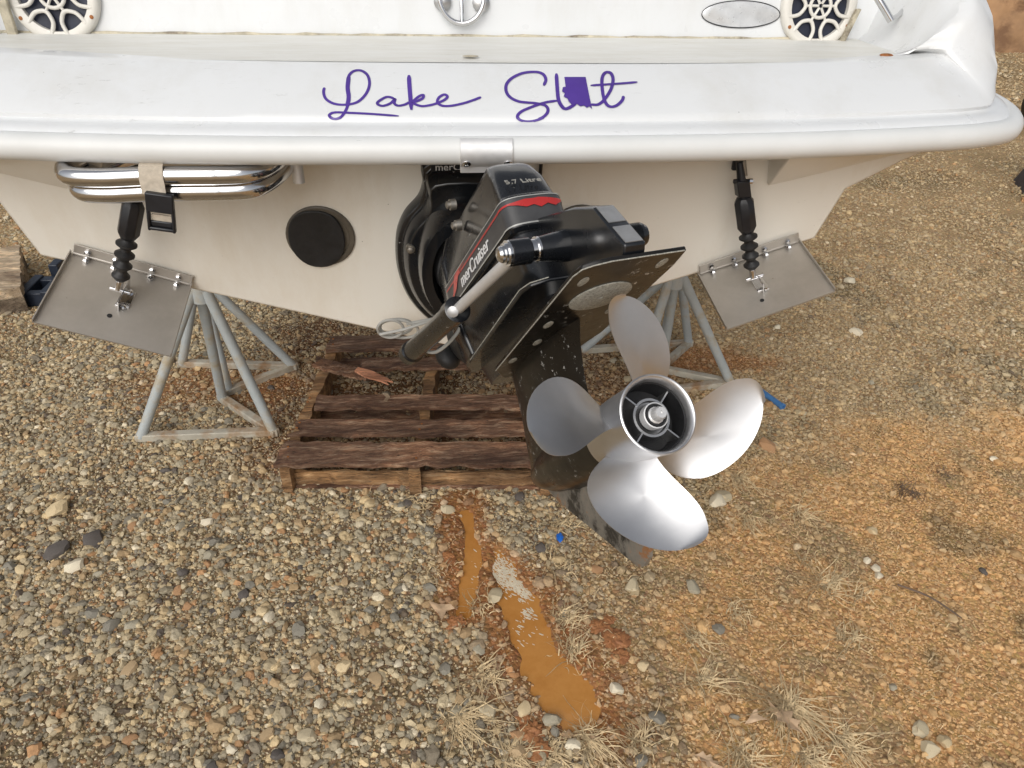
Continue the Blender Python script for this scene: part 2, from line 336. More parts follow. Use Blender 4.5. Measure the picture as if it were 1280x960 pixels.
# gravel -------------------------------------------------------------
def ico(sub):
    bm = bmesh.new(); bmesh.ops.create_icosphere(bm, subdivisions=sub, radius=1)
    v = np.array([p.co[:] for p in bm.verts]); f = np.array([[x.index for x in p.verts] for p in bm.faces]); bm.free(); return v, f
PAL = np.array(STONE_COLS)
def inview(x, y):
    d = np.stack([x-CAM[0], y-CAM[1], np.full(np.shape(x), -CAM[2])], -1); z = d@CF; z = np.where(z < .1, .1, z)
    u_, v_ = 640+FPX*(d@CR)/z, 480-FPX*(d@CU)/z; return (u_ > -430) & (u_ < 1680) & (v_ > -60) & (v_ < 1200)
def scatter(n, x0, x1, y0, y1, keep):
    x = rng.uniform(x0, x1, n); y = rng.uniform(y0, y1, n); k = inview(x, y); x, y = x[k], y[k]
    k = rng.random(len(x)) < keep(x, y)*((chan_d(x, y, CH1) > .92) & (chan_d(x, y, CH2) > .75)); return x[k], y[k]
def pebbles(x, y, size, tv, tf, flat=(.45, .85), sink=.25, rough=.27):
    n = len(x); k = len(tv)
    jit = 1+rng.normal(0, rough, (n, k, 1)).clip(-.45, .5)
    p = tv[None]*jit*np.stack([rng.uniform(.75, 1.35, n), rng.uniform(.7, 1.1, n), rng.uniform(*flat, n)], -1)[:, None, :]
    a = rng.uniform(0, 2*math.pi, n); tx = rng.normal(0, .3, n); c, s = np.cos(tx)[:, None], np.sin(tx)[:, None]
    p = np.stack([p[..., 0], p[..., 1]*c-p[..., 2]*s, p[..., 1]*s+p[..., 2]*c], -1)
    c, s = np.cos(a)[:, None], np.sin(a)[:, None]
    p = np.stack([p[..., 0]*c-p[..., 1]*s, p[..., 0]*s+p[..., 1]*c, p[..., 2]], -1)*size[:, None, None]
    p += np.stack([x, y, height(x, y)+size*sink], -1)[:, None, :]
    right, sand, under, mud, cl, n1, n2 = zones(x, y)
    wts = np.array([.27, .24, .12, .11, .035, .05, .055, .12]); ci = rng.choice(len(PAL), n, p=wts/wts.sum())
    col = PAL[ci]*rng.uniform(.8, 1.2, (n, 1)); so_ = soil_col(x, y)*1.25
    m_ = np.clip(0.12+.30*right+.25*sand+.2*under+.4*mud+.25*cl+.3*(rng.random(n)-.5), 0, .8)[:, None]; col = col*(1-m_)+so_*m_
    f = (tf[None]+(np.arange(n)*k)[:, None, None]).reshape(-1)
    return p.reshape(-1, 3), f, np.repeat(col, k, 0).clip(.01, .8)
def dens(l, r, s, u, md):
    def f(x, y):
        right, sand, under, mud, cl, n1, n2 = zones(x, y)
        d = l*(1-right)+r*right; d = d*(1-sand)+s*sand; d = d*(1-under)+u*under; d = d*(1-mud)+md*mud; d = d*(1-.6*cl)
        return np.clip(d*(1+1.2*n2), 0, 1)
    return f
o8 = (V(1, 0, 0), V(-1, 0, 0), V(0, 1, 0), V(0, -1, 0), V(0, 0, 1)); OV = np.array(o8); OF = np.array([[0, 2, 4], [2, 1, 4], [1, 3, 4], [3, 0, 4]])
I1, F1 = ico(1); I2, F2 = ico(2)
parts = []
X0, X1, Y0, Y1 = -1.9, 2.3, -1.25, 2.2
area = (X1-X0)*(Y1-Y0)
x, y = scatter(int(area*16000), X0, X1, Y0, Y1, dens(.9, 1., .6, .6, .25)); parts.append(pebbles(x, y, rng.uniform(.0025, .006, len(x)), OV, OF, (.6, 1.), .1, .15))
x, y = scatter(int(area*5600), X0, X1, Y0, Y1, dens(1., .80, .26, .55, .2)); parts.append(pebbles(x, y, rng.lognormal(math.log(.0068), .33, len(x)).clip(.004, .015), I1, F1))
x, y = scatter(int(area*760), X0, X1, Y0, Y1, dens(1., .18, .08, .38, .14)); parts.append(pebbles(x, y, rng.lognormal(math.log(.0110), .30, len(x)).clip(.008, .022), I2, F2, (.4, .75), .25, .12))
def outside(x, y): return (x < X0) | (x > X1) | (y > Y1)
dn = dens(1., .85, .8, .7, .5)
def ring(x, y): return dn(x, y)*outside(x, y)*np.clip((3.4/np.hypot(x-CAM[0], y-CAM[1]))**1.7, 0, 1)*((np.abs(x) > .8) | (y < 2.6))
x, y = scatter(int(11*8.4*9000), -4, 7, -1.2, 7.2, ring); parts.append(pebbles(x, y, rng.uniform(.004, .0085, len(x)), OV, OF, (.6, 1.), .1, .15))
x, y = scatter(int(11*8.4*2000), -4, 7, -1.2, 7.2, ring); parts.append(pebbles(x, y, rng.lognormal(math.log(.010), .3, len(x)).clip(.006, .022), I1, F1))
x, y = scatter(90000, 2, 16, 3, 15, lambda x, y: ((x > 7) | (y > 7.2))*np.clip(8/np.hypot(x, y), 0, 1)); parts.append(pebbles(x, y, rng.lognormal(math.log(.014), .4, len(x)).clip(.006, .04), OV, OF, (.6, 1.), .1, .15))
co = []; fi = []; cl_ = []; off = 0
for p, f, c in parts: co.append(p); fi.append(f+off); cl_.append(c); off += len(p)
gm = fast_mesh('gravel', np.concatenate(co), np.concatenate(fi), 3, np.concatenate(cl_), 'pebble', False)
print('gravel tris', len(gm.polygons))
gravel = link(bpy.data.objects.new('gravel', gm), None, 'loose grey and tan gravel covering the ground around the boat', 'gravel', None, 'stuff')
# larger stones, one object each
smesh = []
for i in range(16):
    v = I2*(1+rng.normal(0, .11, (len(I2), 1))); cut = rng.normal(0, 1, (5, 3)); cut /= np.linalg.norm(cut, axis=1)[:, None]
    for cn in cut: dd = v@cn-rng.uniform(.55, .8); v = v-np.clip(dd, 0, None)[:, None]*cn
    v = v*V(1.2, .9, rng.uniform(.5, .75)); mb = MB().add(v, [tuple(f) for f in F2])
    me = bpy.data.meshes.new('stone'); me.from_pydata(mb.v, [], mb.f); me.materials.append(MAT['stone%d' % (i % 8)])
    me.polygons.foreach_set('use_smooth', [True]*len(me.polygons)); me.set_sharp_from_angle(angle=math.radians(24)); smesh.append(me)
def stone(x, y, s, k, tilt=.2):
    o = bpy.data.objects.new('stone', smesh[k]); link(o, ground); o.location = (x, y, float(height(np.array([x]), np.array([y]))[0])+s*.22)
    o.rotation_euler = (rng.normal(0, tilt), rng.normal(0, tilt), rng.uniform(0, 6.3)); o.scale = (s, s, s)
x, y = scatter(3000, X0, X1, -1.1, 1.9, dens(1., .2, .1, .4, .35))
for a, b in list(zip(x, y))[:190]: stone(a, b, rng.uniform(.013, .024), int(rng.choice([0, 1, 2, 3, 5, 6, 7, 8, 9, 10, 11, 15, 4])))
for px, py, s, k in [(118, 678, 24, 4), (72, 692, 26, 12), (75, 640, 24, 2), (92, 712, 22, 6), (258, 655, 16, 6), (225, 740, 14, 5), (305, 745, 16, 4), (690, 668, 14, 1),
                     (895, 628, 26, 6), (905, 620, 22, 0), (650, 920, 22, 5), (648, 942, 20, 15), (770, 862, 18, 14), (610, 890, 22, 8), (560, 640, 16, 0), (505, 735, 15, 6),
                     (1090, 663, 14, 2), (1098, 720, 12, 6), (1085, 700, 10, 6), (1095, 710, 12, 14), (960, 560, 22, 13), (620, 745, 22, 0), (598, 812, 18, 9), (745, 712, 18, 5),
                     (790, 735, 20, 8), (865, 735, 20, 1), (1150, 915, 18, 0), (1160, 940, 20, 8), (1180, 930, 16, 2), (940, 390, 18, 2), (1070, 420, 16, 6), (1062, 355, 16, 6)]:
    p = onz(px, py); stone(p[0], p[1], s/2/FPX*np.linalg.norm(p-CAM)*.95, k)
# puddles ------------------------------------------------------------
def water(name, ch, z):
    L = []; R_ = []
    for i, (p, r) in enumerate(ch):
        d = ch[min(i+1, len(ch)-1)][0]-ch[max(i-1, 0)][0]; d /= np.linalg.norm(d); nn = V(-d[1], d[0]); L.append(p+nn*r*1.6); R_.append(p-nn*r*1.6)
    a, b = ch[0], ch[-1]; da = ch[0][0]-ch[1][0]; db = ch[-1][0]-ch[-2][0]
    poly = smooth(L+[b[0]+db/np.linalg.norm(db)*b[1]*1.2]+R_[::-1]+[a[0]+da/np.linalg.norm(da)*a[1]*1.2], 5, True)
    mb = MB().add([(p[0], p[1], z) for p in poly], [tuple(range(len(poly)))]); o = obj(name, mb, 'muddy_water', kind='structure'); return o
water('puddle', CH1, -.0085); water('puddle', CH2, -.0075)
# clay bank far right ------------------------------------------------
mb = MB(); rows = []
for j, (dy, z) in enumerate([(0, -.1), (.5, .5), (1.0, 1.0), (1.5, 1.3), (2.3, 1.9), (3.5, 2.6), (7, 3.0), (9, -.2)]):
    rows.append([(xx, 11.0+.12*(xx-10)+dy+.35*math.sin(xx*1.3+j)+.2*math.sin(xx*3.1+2*j), z+.12*math.sin(xx*2.1+3*j)) for xx in np.arange(2, 40, .5)])
mb.loft(rows, cap=False, close=False); obj('bank', mb, 'bank_clay', kind='structure', sharp=60)
# ================================================================== boat
boat = thing('motorboat', (0, 0, 0), 'white motorboat stern on stands with purple script lettering across its swim platform', 'boat')
XC = .04
# hull
def sec(half, y_of):
    L = [(-x, z) for x, z in half[::-1]]; R_ = half[1:] if half[0][0] == 0 else half
    return [V(x, y_of(z), z) for x, z in L+R_]
hs_ = [([(0, .812), (.97, 1.135), (1.003, 1.275), (1.125, 1.35), (1.24, 1.405), (1.25, 1.46)], tr_y),
       ([(0, .82), (1.0, 1.13), (1.05, 1.27), (1.16, 1.36), (1.26, 1.5), (1.27, 1.75)], lambda z: .9),
       ([(0, .84), (1.0, 1.16), (1.08, 1.30), (1.18, 1.45), (1.27, 1.65), (1.28, 1.9)], lambda z: 2.4),
       ([(0, .92), (.75, 1.25), (.9, 1.42), (1.0, 1.6), (1.1, 1.8), (1.12, 2.02)], lambda z: 4.2),
       ([(0, 1.2), (.3, 1.5), (.42, 1.62), (.5, 1.75), (.6, 1.95), (.62, 2.12)], lambda z: 5.6),
       ([(0, 1.75), (.02, 1.8), (.03, 1.9), (.04, 1.97), (.05, 2.1), (.06, 2.2)], lambda z: 6.4)]
mb = MB().loft([sec(h, f) for h, f in hs_]); hull = obj('hull', mb, 'hull_cream', boat, sharp=20, bevel=.006)
# platform planform: outer edge from centre to bow, X measured from boat centre
ho = [(x, -.35+.072*x**2.6) for x in np.linspace(0, 1.0, 15)]
ho += [tuple(p) for p in smooth([V(1.0, -.278), V(1.13, -.252), V(1.25, -.195), V(1.32, -.08), V(1.335, .08)], 6)][1:]
ho += [(1.34, .25), (1.345, .5), (1.345, .9), (1.34, 1.6), (1.33, 2.4), (1.18, 4.2)]
full = [(-x, y) for x, y in ho[:0:-1]]+ho
P2 = [V(x+XC, y-.012*x) for x, y in full]; nP = len(P2)
def inward(i):
    t_ = P2[min(i+1, nP-1)]-P2[max(i-1, 0)]; t_ /= np.linalg.norm(t_); return V(-t_[1], t_[0])
INW = [inward(i) for i in range(nP)]
def lift(y): return min(.36, .80*math.log1p(math.exp((y+.17)*16))/16)
def sheer(y): return .10*max(0, y+.22)
def stn(i, d, z, k=0.):
    d0 = d; lf = min(1, max(0, lift(P2[i][1])/.12)); d = d if d < .07 else max(.062+.1*(d-.07), d-.075*lf); q = P2[i]+INW[i]*d; return V(q[0], q[1], z+k*lift(P2[i][1])+sheer(P2[i][1])*(1-min(1, k))*(d0 < .2))
prof = [(.17, 1.422, 0), (.03, 1.424, 0), (.022, 1.436, 0), (.022, 1.472, 0), (.028, 1.479, 0), (.048, 1.484, 0), (.060, 1.4845, 0), (.066, 1.488, .02), (.070, 1.495, .06), (.080, 1.502, .25),
        (.105, 1.516, .62), (.15, 1.541, .90), (.20, 1.5665, 1.), (.208, 1.5695, 1.), (.216, 1.5705, 1.), (.245, 1.571, .93), (.275, 1.572, .62), (.30, 1.573, .28), (.325, 1.574, .08), (.36, 1.575, 0)]
mb = MB().loft([[stn(i, *p) for p in prof] for i in range(nP)], cap=False, close=False)
platform = obj('swim_platform', mb, 'gelcoat', boat, sharp=38)
BV = BVHTree.FromPolygons([Vector(v) for v in mb.v], mb.f)
def onfascia(px, py, off=.0012):
    d = ray(px, py); loc, nor, idx, dist = BV.ray_cast(Vector(CAM), Vector(d))
    if loc is None: return None
    n = np.array(nor); n = n if n@d < 0 else -n; return np.array(loc)+n*off
# weathered step inside the platform
ids = [i for i in range(nP) if abs(full[i][0]) <= 1.12 and full[i][1] < 0]
poly = [stn(i, .219, 1.5745) for i in ids]; wy = .24
edge = [p for p in poly if abs(p[0]-XC) < 1.10]
mb = MB(); rows = []
for k in np.linspace(0, 1, 8): rows.append([V(p[0], p[1]*(1-k)+wy*k, p[2]+.010*k) for p in edge])
mb.loft(rows, cap=False, close=False); mb.loft([[p+V(0, 0, -.02) for p in r_] for r_ in (rows[0], rows[-1])], cap=False, close=False)
obj('platform_step', mb, 'step_gelcoat', boat)
# closed deck beneath / behind
def wall_p(x, z, off=0.): return V(x, .205+.16*(z-1.58)-off, z)
WN = V(0, -1, .16)/math.hypot(1, .16)
mb = MB(); mb.loft([[wall_p(x, 1.55), wall_p(x, 1.98), wall_p(x, 2.01, -.02), V(x, 1.6, 2.03), V(x, 1.6, 1.5), V(x, .30, 1.5)] for x in np.linspace(-1.035, 1.06, 9)])
obj('engine_hatch', mb, 'gelcoat', boat, bevel=.012, seg=3)
for s in (-1, 1):
    obj('recess_panel', MB().loft([[V(XC+s*xx, yy-.01, 1.5), V(XC+s*xx, yy, 1.575), V(XC+s*xx, yy+.006, 1.59), V(XC+s*xx, yy+.09, 2.0)] for xx, yy in ((1.0, .215), (1.08, .215), (1.16, .222), (1.22, .25), (1.26, .32))], cap=False, close=False), 'gelcoat', boat, sharp=60)
obj('step_base', MB().box((XC, .25, 1.560), 2.3, .6, .02), 'gelcoat', boat)
mb = MB(); rows = []
for y_, w_ in ((1.6, 1.2), (2.6, 1.22), (4.2, 1.05), (5.6, .58), (6.3, .08)): rows.append([V(XC*(1-y_/7)-w_, y_, 1.95+.03*y_), V(XC*(1-y_/7)+w_, y_, 1.95+.03*y_)])
mb.loft(rows, cap=False, close=False); obj('fore_deck', mb, 'gelcoat', boat)
# joint between hatch and step
mb = MB().tube([wall_p(x, 1.583+.001*math.sin(x*37), .004) for x in np.linspace(-1.03, 1.055, 60)], [.0045+.0016*math.sin(k*2.3)*math.sin(k*.7) for k in range(60)], 8)
obj('sealant_bead', mb, 'caulk', boat)
obj('sealant_patch', MB().box(ony(1062, 33, .185), .014, .012, .085, [V(1, 0, 0), V(0, 1, 0), V(.28, 0, .96)]), 'caulk', boat, bevel=.003)
obj('sealant_patch', MB().box(ony(5, 8, .185), .022, .012, .13), 'caulk', boat, bevel=.003)
obj('stain_crust', MB().ell(onz(1108, 69, 1.578), (.016, .012, .004)), 'rust', boat)
obj('stain_crust', MB().ell(onz(588, 70, 1.580), (.018, .012, .0012)), 'caulk', boat)
# rub rail and its join bracket
RZ, RR = 1.4475, .0265
def rail_pt(i, d=.012): q = P2[i]+INW[i]*d; return V(q[0], q[1], RZ+sheer(P2[i][1]))
rail = obj('rub_rail', MB().tube([rail_pt(i) for i in range(nP)], RR, 20), 'vinyl_rail', boat, sharp=60, label='white vinyl rub rail around the swim platform')
bx0, bx1 = ony(575, 185, -.36)[0], ony(641, 185, -.36)[0]
def brk(x, ang, rr_):
    i = int(np.argmin([abs(p[0]-x)+(abs(p[1]+.3) > .2)*9 for p in P2])); c = rail_pt(i); return V(x, c[1]-rr_*math.cos(ang), c[2]+rr_*math.sin(ang))
angs = list(np.linspace(math.radians(62), math.radians(-62), 14)); rings = []
for x in (bx0, bx1):
    o_ = [brk(x, g, RR+.0045) for g in angs]; o_.append(o_[-1]+V(0, .004, -.014)); i_ = [brk(x, g, RR+.0008) for g in angs]; i_.append(i_[-1]+V(0, .004, -.014)); rings.append(o_+i_[::-1])
br = obj('join_bracket', MB().loft(rings), 'satin_alu', rail, bevel=.0012)
for px in (583, 635):
    c = brk(ony(px, 195, -.36)[0], math.radians(-38), RR+.004); nn = V(0, -.79, -.61)
    obj('screw', MB().lathe(c, nn, [(0, .0085), (.002, .0085), (.0035, .006), (.0035, .003), (.002, .0025)], 14), 'chrome', rail)
# quarter gussets under the platform
for s in (-1, 1):
    a_ = ontr(965, 232)*V(s, 1, 1); a_ = V(s*.79, a_[1]-.003, a_[2]); b_ = V(XC+s*.70, -.285, 1.432); c_ = V(XC+s*1.215, -.17, 1.434); d_ = V(s*1.13, tr_y(1.39)+.01, 1.39); e_ = V(s*.76, tr_y(1.43)+.02, 1.44); f_ = V(s*1.2, .0, 1.45)
    obj('quarter_gusset', MB().add([a_, b_, c_, d_, e_, f_], [(0, 1, 2), (0, 2, 3), (0, 4, 1), (1, 4, 5, 2), (2, 5, 3), (0, 3, 5, 4)]), 'hull_cream', boat, bevel=.004)
# purple lettering -----------------------------------------------------
def zp(p): return (400+p[0]/3.122, 80+p[1]/3.122)
STR = [([(18, 93), (14, 112), (24, 138), (55, 156), (100, 160), (145, 150), (178, 120), (193, 82), (186, 46), (160, 27), (130, 30), (111, 52), (108, 92), (112, 132), (106, 170), (85, 205), (60, 215), (40, 208), (38, 198), (60, 190), (120, 192), (200, 196), (308, 204)], 4.3),
       ([(113, 45), (108, 92), (112, 132), (105, 172)], 6.2),
       ([(291, 137), (262, 130), (232, 145), (224, 157), (245, 165), (275, 155), (293, 138), (290, 155), (305, 164), (330, 160), (350, 150)], 4.2),
       ([(347, 45), (350, 100), (357, 181)], 6.3), ([(352, 158), (385, 129), (403, 123), (400, 136), (375, 148), (360, 152), (395, 166), (440, 160), (480, 145), (497, 130), (485, 121), (465, 132), (458, 150), (475, 164), (510, 165), (560, 155), (600, 142), (629, 131)], 4.2),
       ([(872, 86), (881, 64), (870, 42), (840, 33), (790, 38), (745, 60), (725, 90), (735, 125), (775, 148), (840, 155), (880, 165), (889, 186), (870, 209), (830, 223), (790, 222), (770, 208), (785, 188), (830, 168), (880, 152), (926, 145)], 4.6),
       ([(922, 39), (925, 90), (930, 140), (944, 168), (960, 177), (985, 165), (1000, 150)], 5.4),
       ([(1055, 160), (1085, 160), (1110, 140), (1135, 100), (1143, 60), (1132, 37), (1112, 37), (1100, 60), (1102, 110), (1112, 150), (1130, 168), (1155, 165), (1178, 145), (1184, 127)], 4.8), ([(1055, 86), (1120, 82), (1180, 78), (1238, 73)], 4.0)]
lettering = None
for si, (pts, wd) in enumerate(STR):
    c = smooth([V(*p) for p in pts], 8); mb = MB(); n = len(c); L = []; R_ = []
    for i in range(n):
        d = c[min(i+1, n-1)]-c[max(i-1, 0)]; d /= np.linalg.norm(d)+1e-9; nn = V(-d[1], d[0]); e = min(1, .45+.22*min(i, n-1-i))
        wv = wd*e*(.95+.40*abs(d[1]))
        L.append(onfascia(*zp(c[i]+nn*wv), off=.0010+.00012*si)); R_.append(onfascia(*zp(c[i]-nn*wv), off=.0010+.00012*si))
    for i in range(n-1): mb.add([L[i], R_[i], R_[i+1], L[i+1]], [(0, 1, 2, 3)])
    o = obj('letter_stroke', mb, 'purple_vinyl', lettering or boat)
    if lettering is None: o.name = 'lettering'; lettering = o; o['label'] = 'purple script lettering on the platform edge'
ARK = [(953, 54), (995, 54), (1036, 54), (1047, 112), (1061, 179), (1050, 168), (1040, 174), (1030, 165), (1015, 168), (1000, 158), (985, 165), (970, 150), (965, 138), (950, 130), (955, 118), (944, 110), (947, 94), (958, 92)]
ctr = (1000, 110); mb = MB()
for i in range(len(ARK)):
    p, q = V(*ARK[i]), V(*ARK[(i+1) % len(ARK)])
    for k in range(5):
        a0, a1 = k/5, (k+1)/5; m4 = [V(*ctr)*(1-a0)+p*a0, V(*ctr)*(1-a0)+q*a0, V(*ctr)*(1-a1)+q*a1, V(*ctr)*(1-a1)+p*a1]
        mb.add([onfascia(*zp(z_), off=.0024) for z_ in m4], [(0, 1, 2, 3)] if k else [(0, 2, 3)])
obj('state_silhouette', mb, 'purple_vinyl', lettering)
# speakers, latch, badge, grab handle on the hatch ---------------------
def on_wall(px, py, off=0.):
    d = ray(px, py); p0 = wall_p(0, 1.6)+WN*off; return CAM+d*(WN@(p0-CAM))/(WN@d)
WU = np.cross(V(1, 0, 0), WN); WU = WU if WU[2] > 0 else -WU
for px, py in ((68, -6), (1022, 8)):
    c = on_wall(px, py); R0 = .101
    sp_ = obj('speaker', MB().lathe(c, WN, [(.001, R0), (.012, R0), (.018, R0*.96), (.020, R0*.86), (.016, R0*.76), (.004, R0*.74), (.001, R0*.74)], 48), 'speaker_plastic', boat, sharp=50)
    obj('speaker_cone', MB().lathe(c, WN, [(.006, R0*.76), (.0045, R0*.3), (.007, R0*.2), (.008, .001)], 40, cap=(0, 0)), 'speaker_cone', sp_)
    g = MB(); pt = lambda r_, q, h: c+WN*h+(V(1, 0, 0)*math.cos(q)+WU*math.sin(q))*r_
    for k in range(6):
        q0 = -math.pi/2+math.pi/6+k*math.pi/3
        g.tube(smooth([pt(R0*.86, q0-.30, .016), pt(R0*.60, q0-.36, .015), pt(R0*.44, q0-.20, .015), pt(R0*.40, q0, .015), pt(R0*.44, q0+.20, .015), pt(R0*.60, q0+.36, .015), pt(R0*.86, q0+.30, .016)], 4), .0048, 8)
        g.tube([pt(R0*.05, q0, .015), pt(R0*.40, q0, .015)], .0035, 6)
    for rr_ in (.27,): g.tube([pt(R0*rr_, q, .015) for q in np.linspace(0, 2*math.pi, 25)], .0045, 8)
    obj('grille', g, 'speaker_plastic', sp_, sharp=60)
    for q in (-math.pi/2-.08, -math.pi/2+1.05, -math.pi/2-1.0): obj('screw_hole', MB().lathe(pt(R0*.90, q, .0165), WN, [(0, .0045), (.0035, .0045), (.0042, .002)], 10), 'rust', sp_)
c = on_wall(577, -4, .02); lr = obj('latch_ring', MB().tube([c+V(1, 0, 0)*.054*math.cos(q)+WU*.058*math.sin(q) for q in np.linspace(0, 2*math.pi, 49)], .0065, 12), 'chrome', boat, sharp=60)
obj('ring_bar', MB().tube([c-WU*.058, c+WU*.058], .005, 10), 'chrome', lr)
for px, py in ((553, 8), (601, 10)): obj('mount', MB().lathe(on_wall(px, py-6), WN, [(0, .021), (.010, .021), (.016, .013), (.017, .003)], 24), 'aluminium', lr)
c = on_wall(926, 18); n = 40
obj('oval_badge', MB().loft([[c+WN*h+V(1, 0, 0)*s*.103*math.cos(q)+WU*s*.030*math.sin(q) for q in np.linspace(0, 2*math.pi, n, endpoint=False)] for h, s in ((-.001, 1), (.002, 1), (.003, .97))]), 'badge', boat)
ob = bpy.data.objects['oval_badge']; obj('badge_edge', MB().tube([c+WN*.002+V(1, 0, 0)*.104*math.cos(q)+WU*.031*math.sin(q) for q in np.linspace(0, 2*math.pi, n+1)], .0012, 6), 'black_plastic', ob)
gh = obj('grab_handle', MB().tube(smooth([ony(1082, -22, .13), ony(1097, -2, .11), ony(1114, 26, .09)], 5), .0085, 12).tube(smooth([ony(1113, 24, .09), ony(1124, 18, .13), ony(1133, 4, .17), ony(1131, -16, .2)], 5), .006, 10), 'chrome', boat, sharp=60)
# exhaust flaps on the transom -----------------------------------------
for s, px, py in ((-1, 401, 295), (1, 723, 292)):
    c = ontr(px, py); ring = obj('exhaust_port', MB().lathe(c, TN, [(-.001, .082), (.005, .082), (.007, .079), (.007, .070), (.003, .068)], 40), 'port_ring', boat)
    tu = np.cross(TN, V(1, 0, 0)); tu = tu if tu[2] > 0 else -tu
    el = lambda h, k_: [c+V(-.009, 0, 0)-tu*.003+TN*h+V(1, 0, 0)*.0665*k_*math.copysign(abs(math.cos(q))**.85, math.cos(q))+tu*.078*k_*math.sin(q)*(1+.02*math.sin(3*q)) for q in np.linspace(0, 2*math.pi, 40, endpoint=False)]
    obj('flap', MB().loft([el(.006, 1), el(.011, 1), el(.0125, .97)]), 'black_rubber', ring)
# drain pipe, rod, wire loop -------------------------------------------
c = ony(374, 228, -.20); obj('drain_pipe', MB().lathe(c, V(0, 0, 1), [(.0, .0105), (0, .0125), (1.425-c[2], .0125)], 20), 'satin_alu', boat)
obj('hose_rod', MB().tube([ontr(677, 196, .012), ontr(675, 222, .012), ontr(672, 262, .014)], .0045, 8).box(ontr(673, 225, .01), .022, .012, .012), 'black_plastic', boat)
lp = MB()
for k, (cx, cy, rx, ry, tlt) in enumerate([(494, 409, 22, 10, -.1), (499, 411, 24, 11, .12), (488, 411, 16, 11, .0)]):
    lp.tube([ony(cx+rx*math.cos(q)*math.cos(tlt)-ry*math.sin(q)*math.sin(tlt), cy+rx*math.cos(q)*math.sin(tlt)+ry*math.sin(q)*math.cos(tlt), -.07-.012*k+.01*math.sin(q)) for q in np.linspace(0, 2*math.pi, 33)], .0038, 8)
lp.tube([ony(508, 405, -.09), ony(535, 400, -.08), ony(556, 395, -.07)], .0045, 8); lp.tube([ony(475, 418, -.09), ony(505, 412, -.1), ony(535, 402, -.08)], .0045, 8)
obj('wire_coil', lp, 'wire_grey', boat, label='grey wire coiled beside the drive')
# trim tabs -------------------------------------------------------------
def trim_tab(hl, hr, bl, br_, top, cyl0, cyl1, low, lab):
    a, b = ontr(*hl, .006), ontr(*hr, .006); c, d = ony(*br_, -.25), ony(*bl, -.25)
    n = np.cross(b-a, d-a); n /= np.linalg.norm(n); n = n if n@(CAM-a) > 0 else -n
    d = d-n*((d-a)@n); c = c-n*((c-a)@n); mb = MB().prism([a, b, c, d], -n*.004)
    for p, q in ((a, d), (b, c)):     # turned-up side flanges
        mb.prism([p+n*.0005, q+n*.0005, q+n*.011, p+n*.013], np.cross(n, (q-p)/np.linalg.norm(q-p))*(.0025 if p is a else -.0025))
    tab = obj('trim_tab', mb, 'tab_steel', boat, sharp=25, label=lab)
    e = (b-a)/np.linalg.norm(b-a); up = np.cross(TN, e); up = up if up[2] > 0 else -up
    wl = np.linalg.norm(b-a); hm = MB().box((a+b)/2+up*.016+TN*.002+e*.003, wl*.97, .003, .030, [e, TN, up]); hm.tube([a+n*.004+e*.006, b+n*.004-e*.006], .0042, 10)
    obj('hinge', hm, 'tab_steel', tab, bevel=.0008)
    for k in (.14, .36, .66, .88):
        p = a+(b-a)*k; obj('hinge_bolt', MB().lathe(p+up*.018+TN*.003, TN, [(0, .0075), (.006, .0075), (.009, .004)], 6).lathe(p+n*.001-np.cross(e, n)*.0+(d-a)/np.linalg.norm(d-a)*.012, n, [(0, .008), (.007, .008), (.010, .004)], 6), 'chrome', tab)
    d0 = ray(*low); L = CAM+d0*(n@(a-CAM))/(n@d0)+n*.032; T = ontr(*top, .045)
    ax = (L-T)/np.linalg.norm(L-T); LN = np.linalg.norm(L-T); k0 = np.clip(((ontr(*cyl0, .06)-T)@ax)/LN, .12, .5); k1 = k0+.31
    at_ = lambda k: T+ax*LN*k
    obj('actuator', MB().lathe(at_(k0), ax, [(0, .017), (.012, .024), (LN*(k1-k0)*.8, .024), (LN*(k1-k0)*.97, .015)], 8), 'black_plastic', tab, bevel=.0015)
    obj('upper_mount', MB().box(ontr(*top, .006), .030, .012, .04).tube([T, at_(k0+.02)], [.008, .014], 10).tube([at_(k0*.55)-V(.02, 0, 0), at_(k0*.55)+V(.02, 0, 0)], .006, 8).box(at_(k0*.75), .032, .028, .04, [V(1, 0, 0), np.cross(ax, V(1, 0, 0)), ax]), 'black_plastic', tab, bevel=.002)
    obj('mount_bolt', MB().lathe(at_(k0*.55)+V(.018, 0, 0), V(1, 0, 0), [(0, .007), (.008, .007), (.01, .003)], 8).tube([ontr(*top, .012)+V(.012, 0, .0), ontr(*top, .012)+V(.014, -.02, -.03)], .005, 8), 'chrome', tab)
    bw = [(0, .011)]; n4 = 4; kl = LN*(.93-k1)
    for i in range(n4): bw += [(kl*(i+.12)/n4, .0115), (kl*(i+.42)/n4, .0225-.001*i), (kl*(i+.58)/n4, .0225-.001*i), (kl*(i+.9)/n4, .0115)]
    bw.append((kl, .009)); obj('bellows', MB().lathe(at_(k1-.01), ax, bw, 18), 'black_rubber', tab, sharp=50)
    ch = (d-a)/np.linalg.norm(d-a); bm_ = MB().box(L-n*.014+e*.012, .003, .075, .036, [e, ch, n]).box(L-n*.030+e*.016, .03, .05, .004, [e, ch, n])
    bm_.tube([L-e*.018, L+e*.026], .0048, 8).tube([at_(.92), L], .0085, 10)
    obj('bracket', bm_, 'chrome', tab, bevel=.0008)
    for k in (-.02, .026): obj('bracket_bolt', MB().lathe(L-n*.029+ch*k+e*.02, n, [(0, .006), (.006, .006), (.008, .002)], 6), 'chrome', tab)
    obj('bolt_hole', MB().lathe(L-n*.0315+ch*.055, n, [(0, .0055), (.0008, .0055)], 12), 'black_rubber', tab)
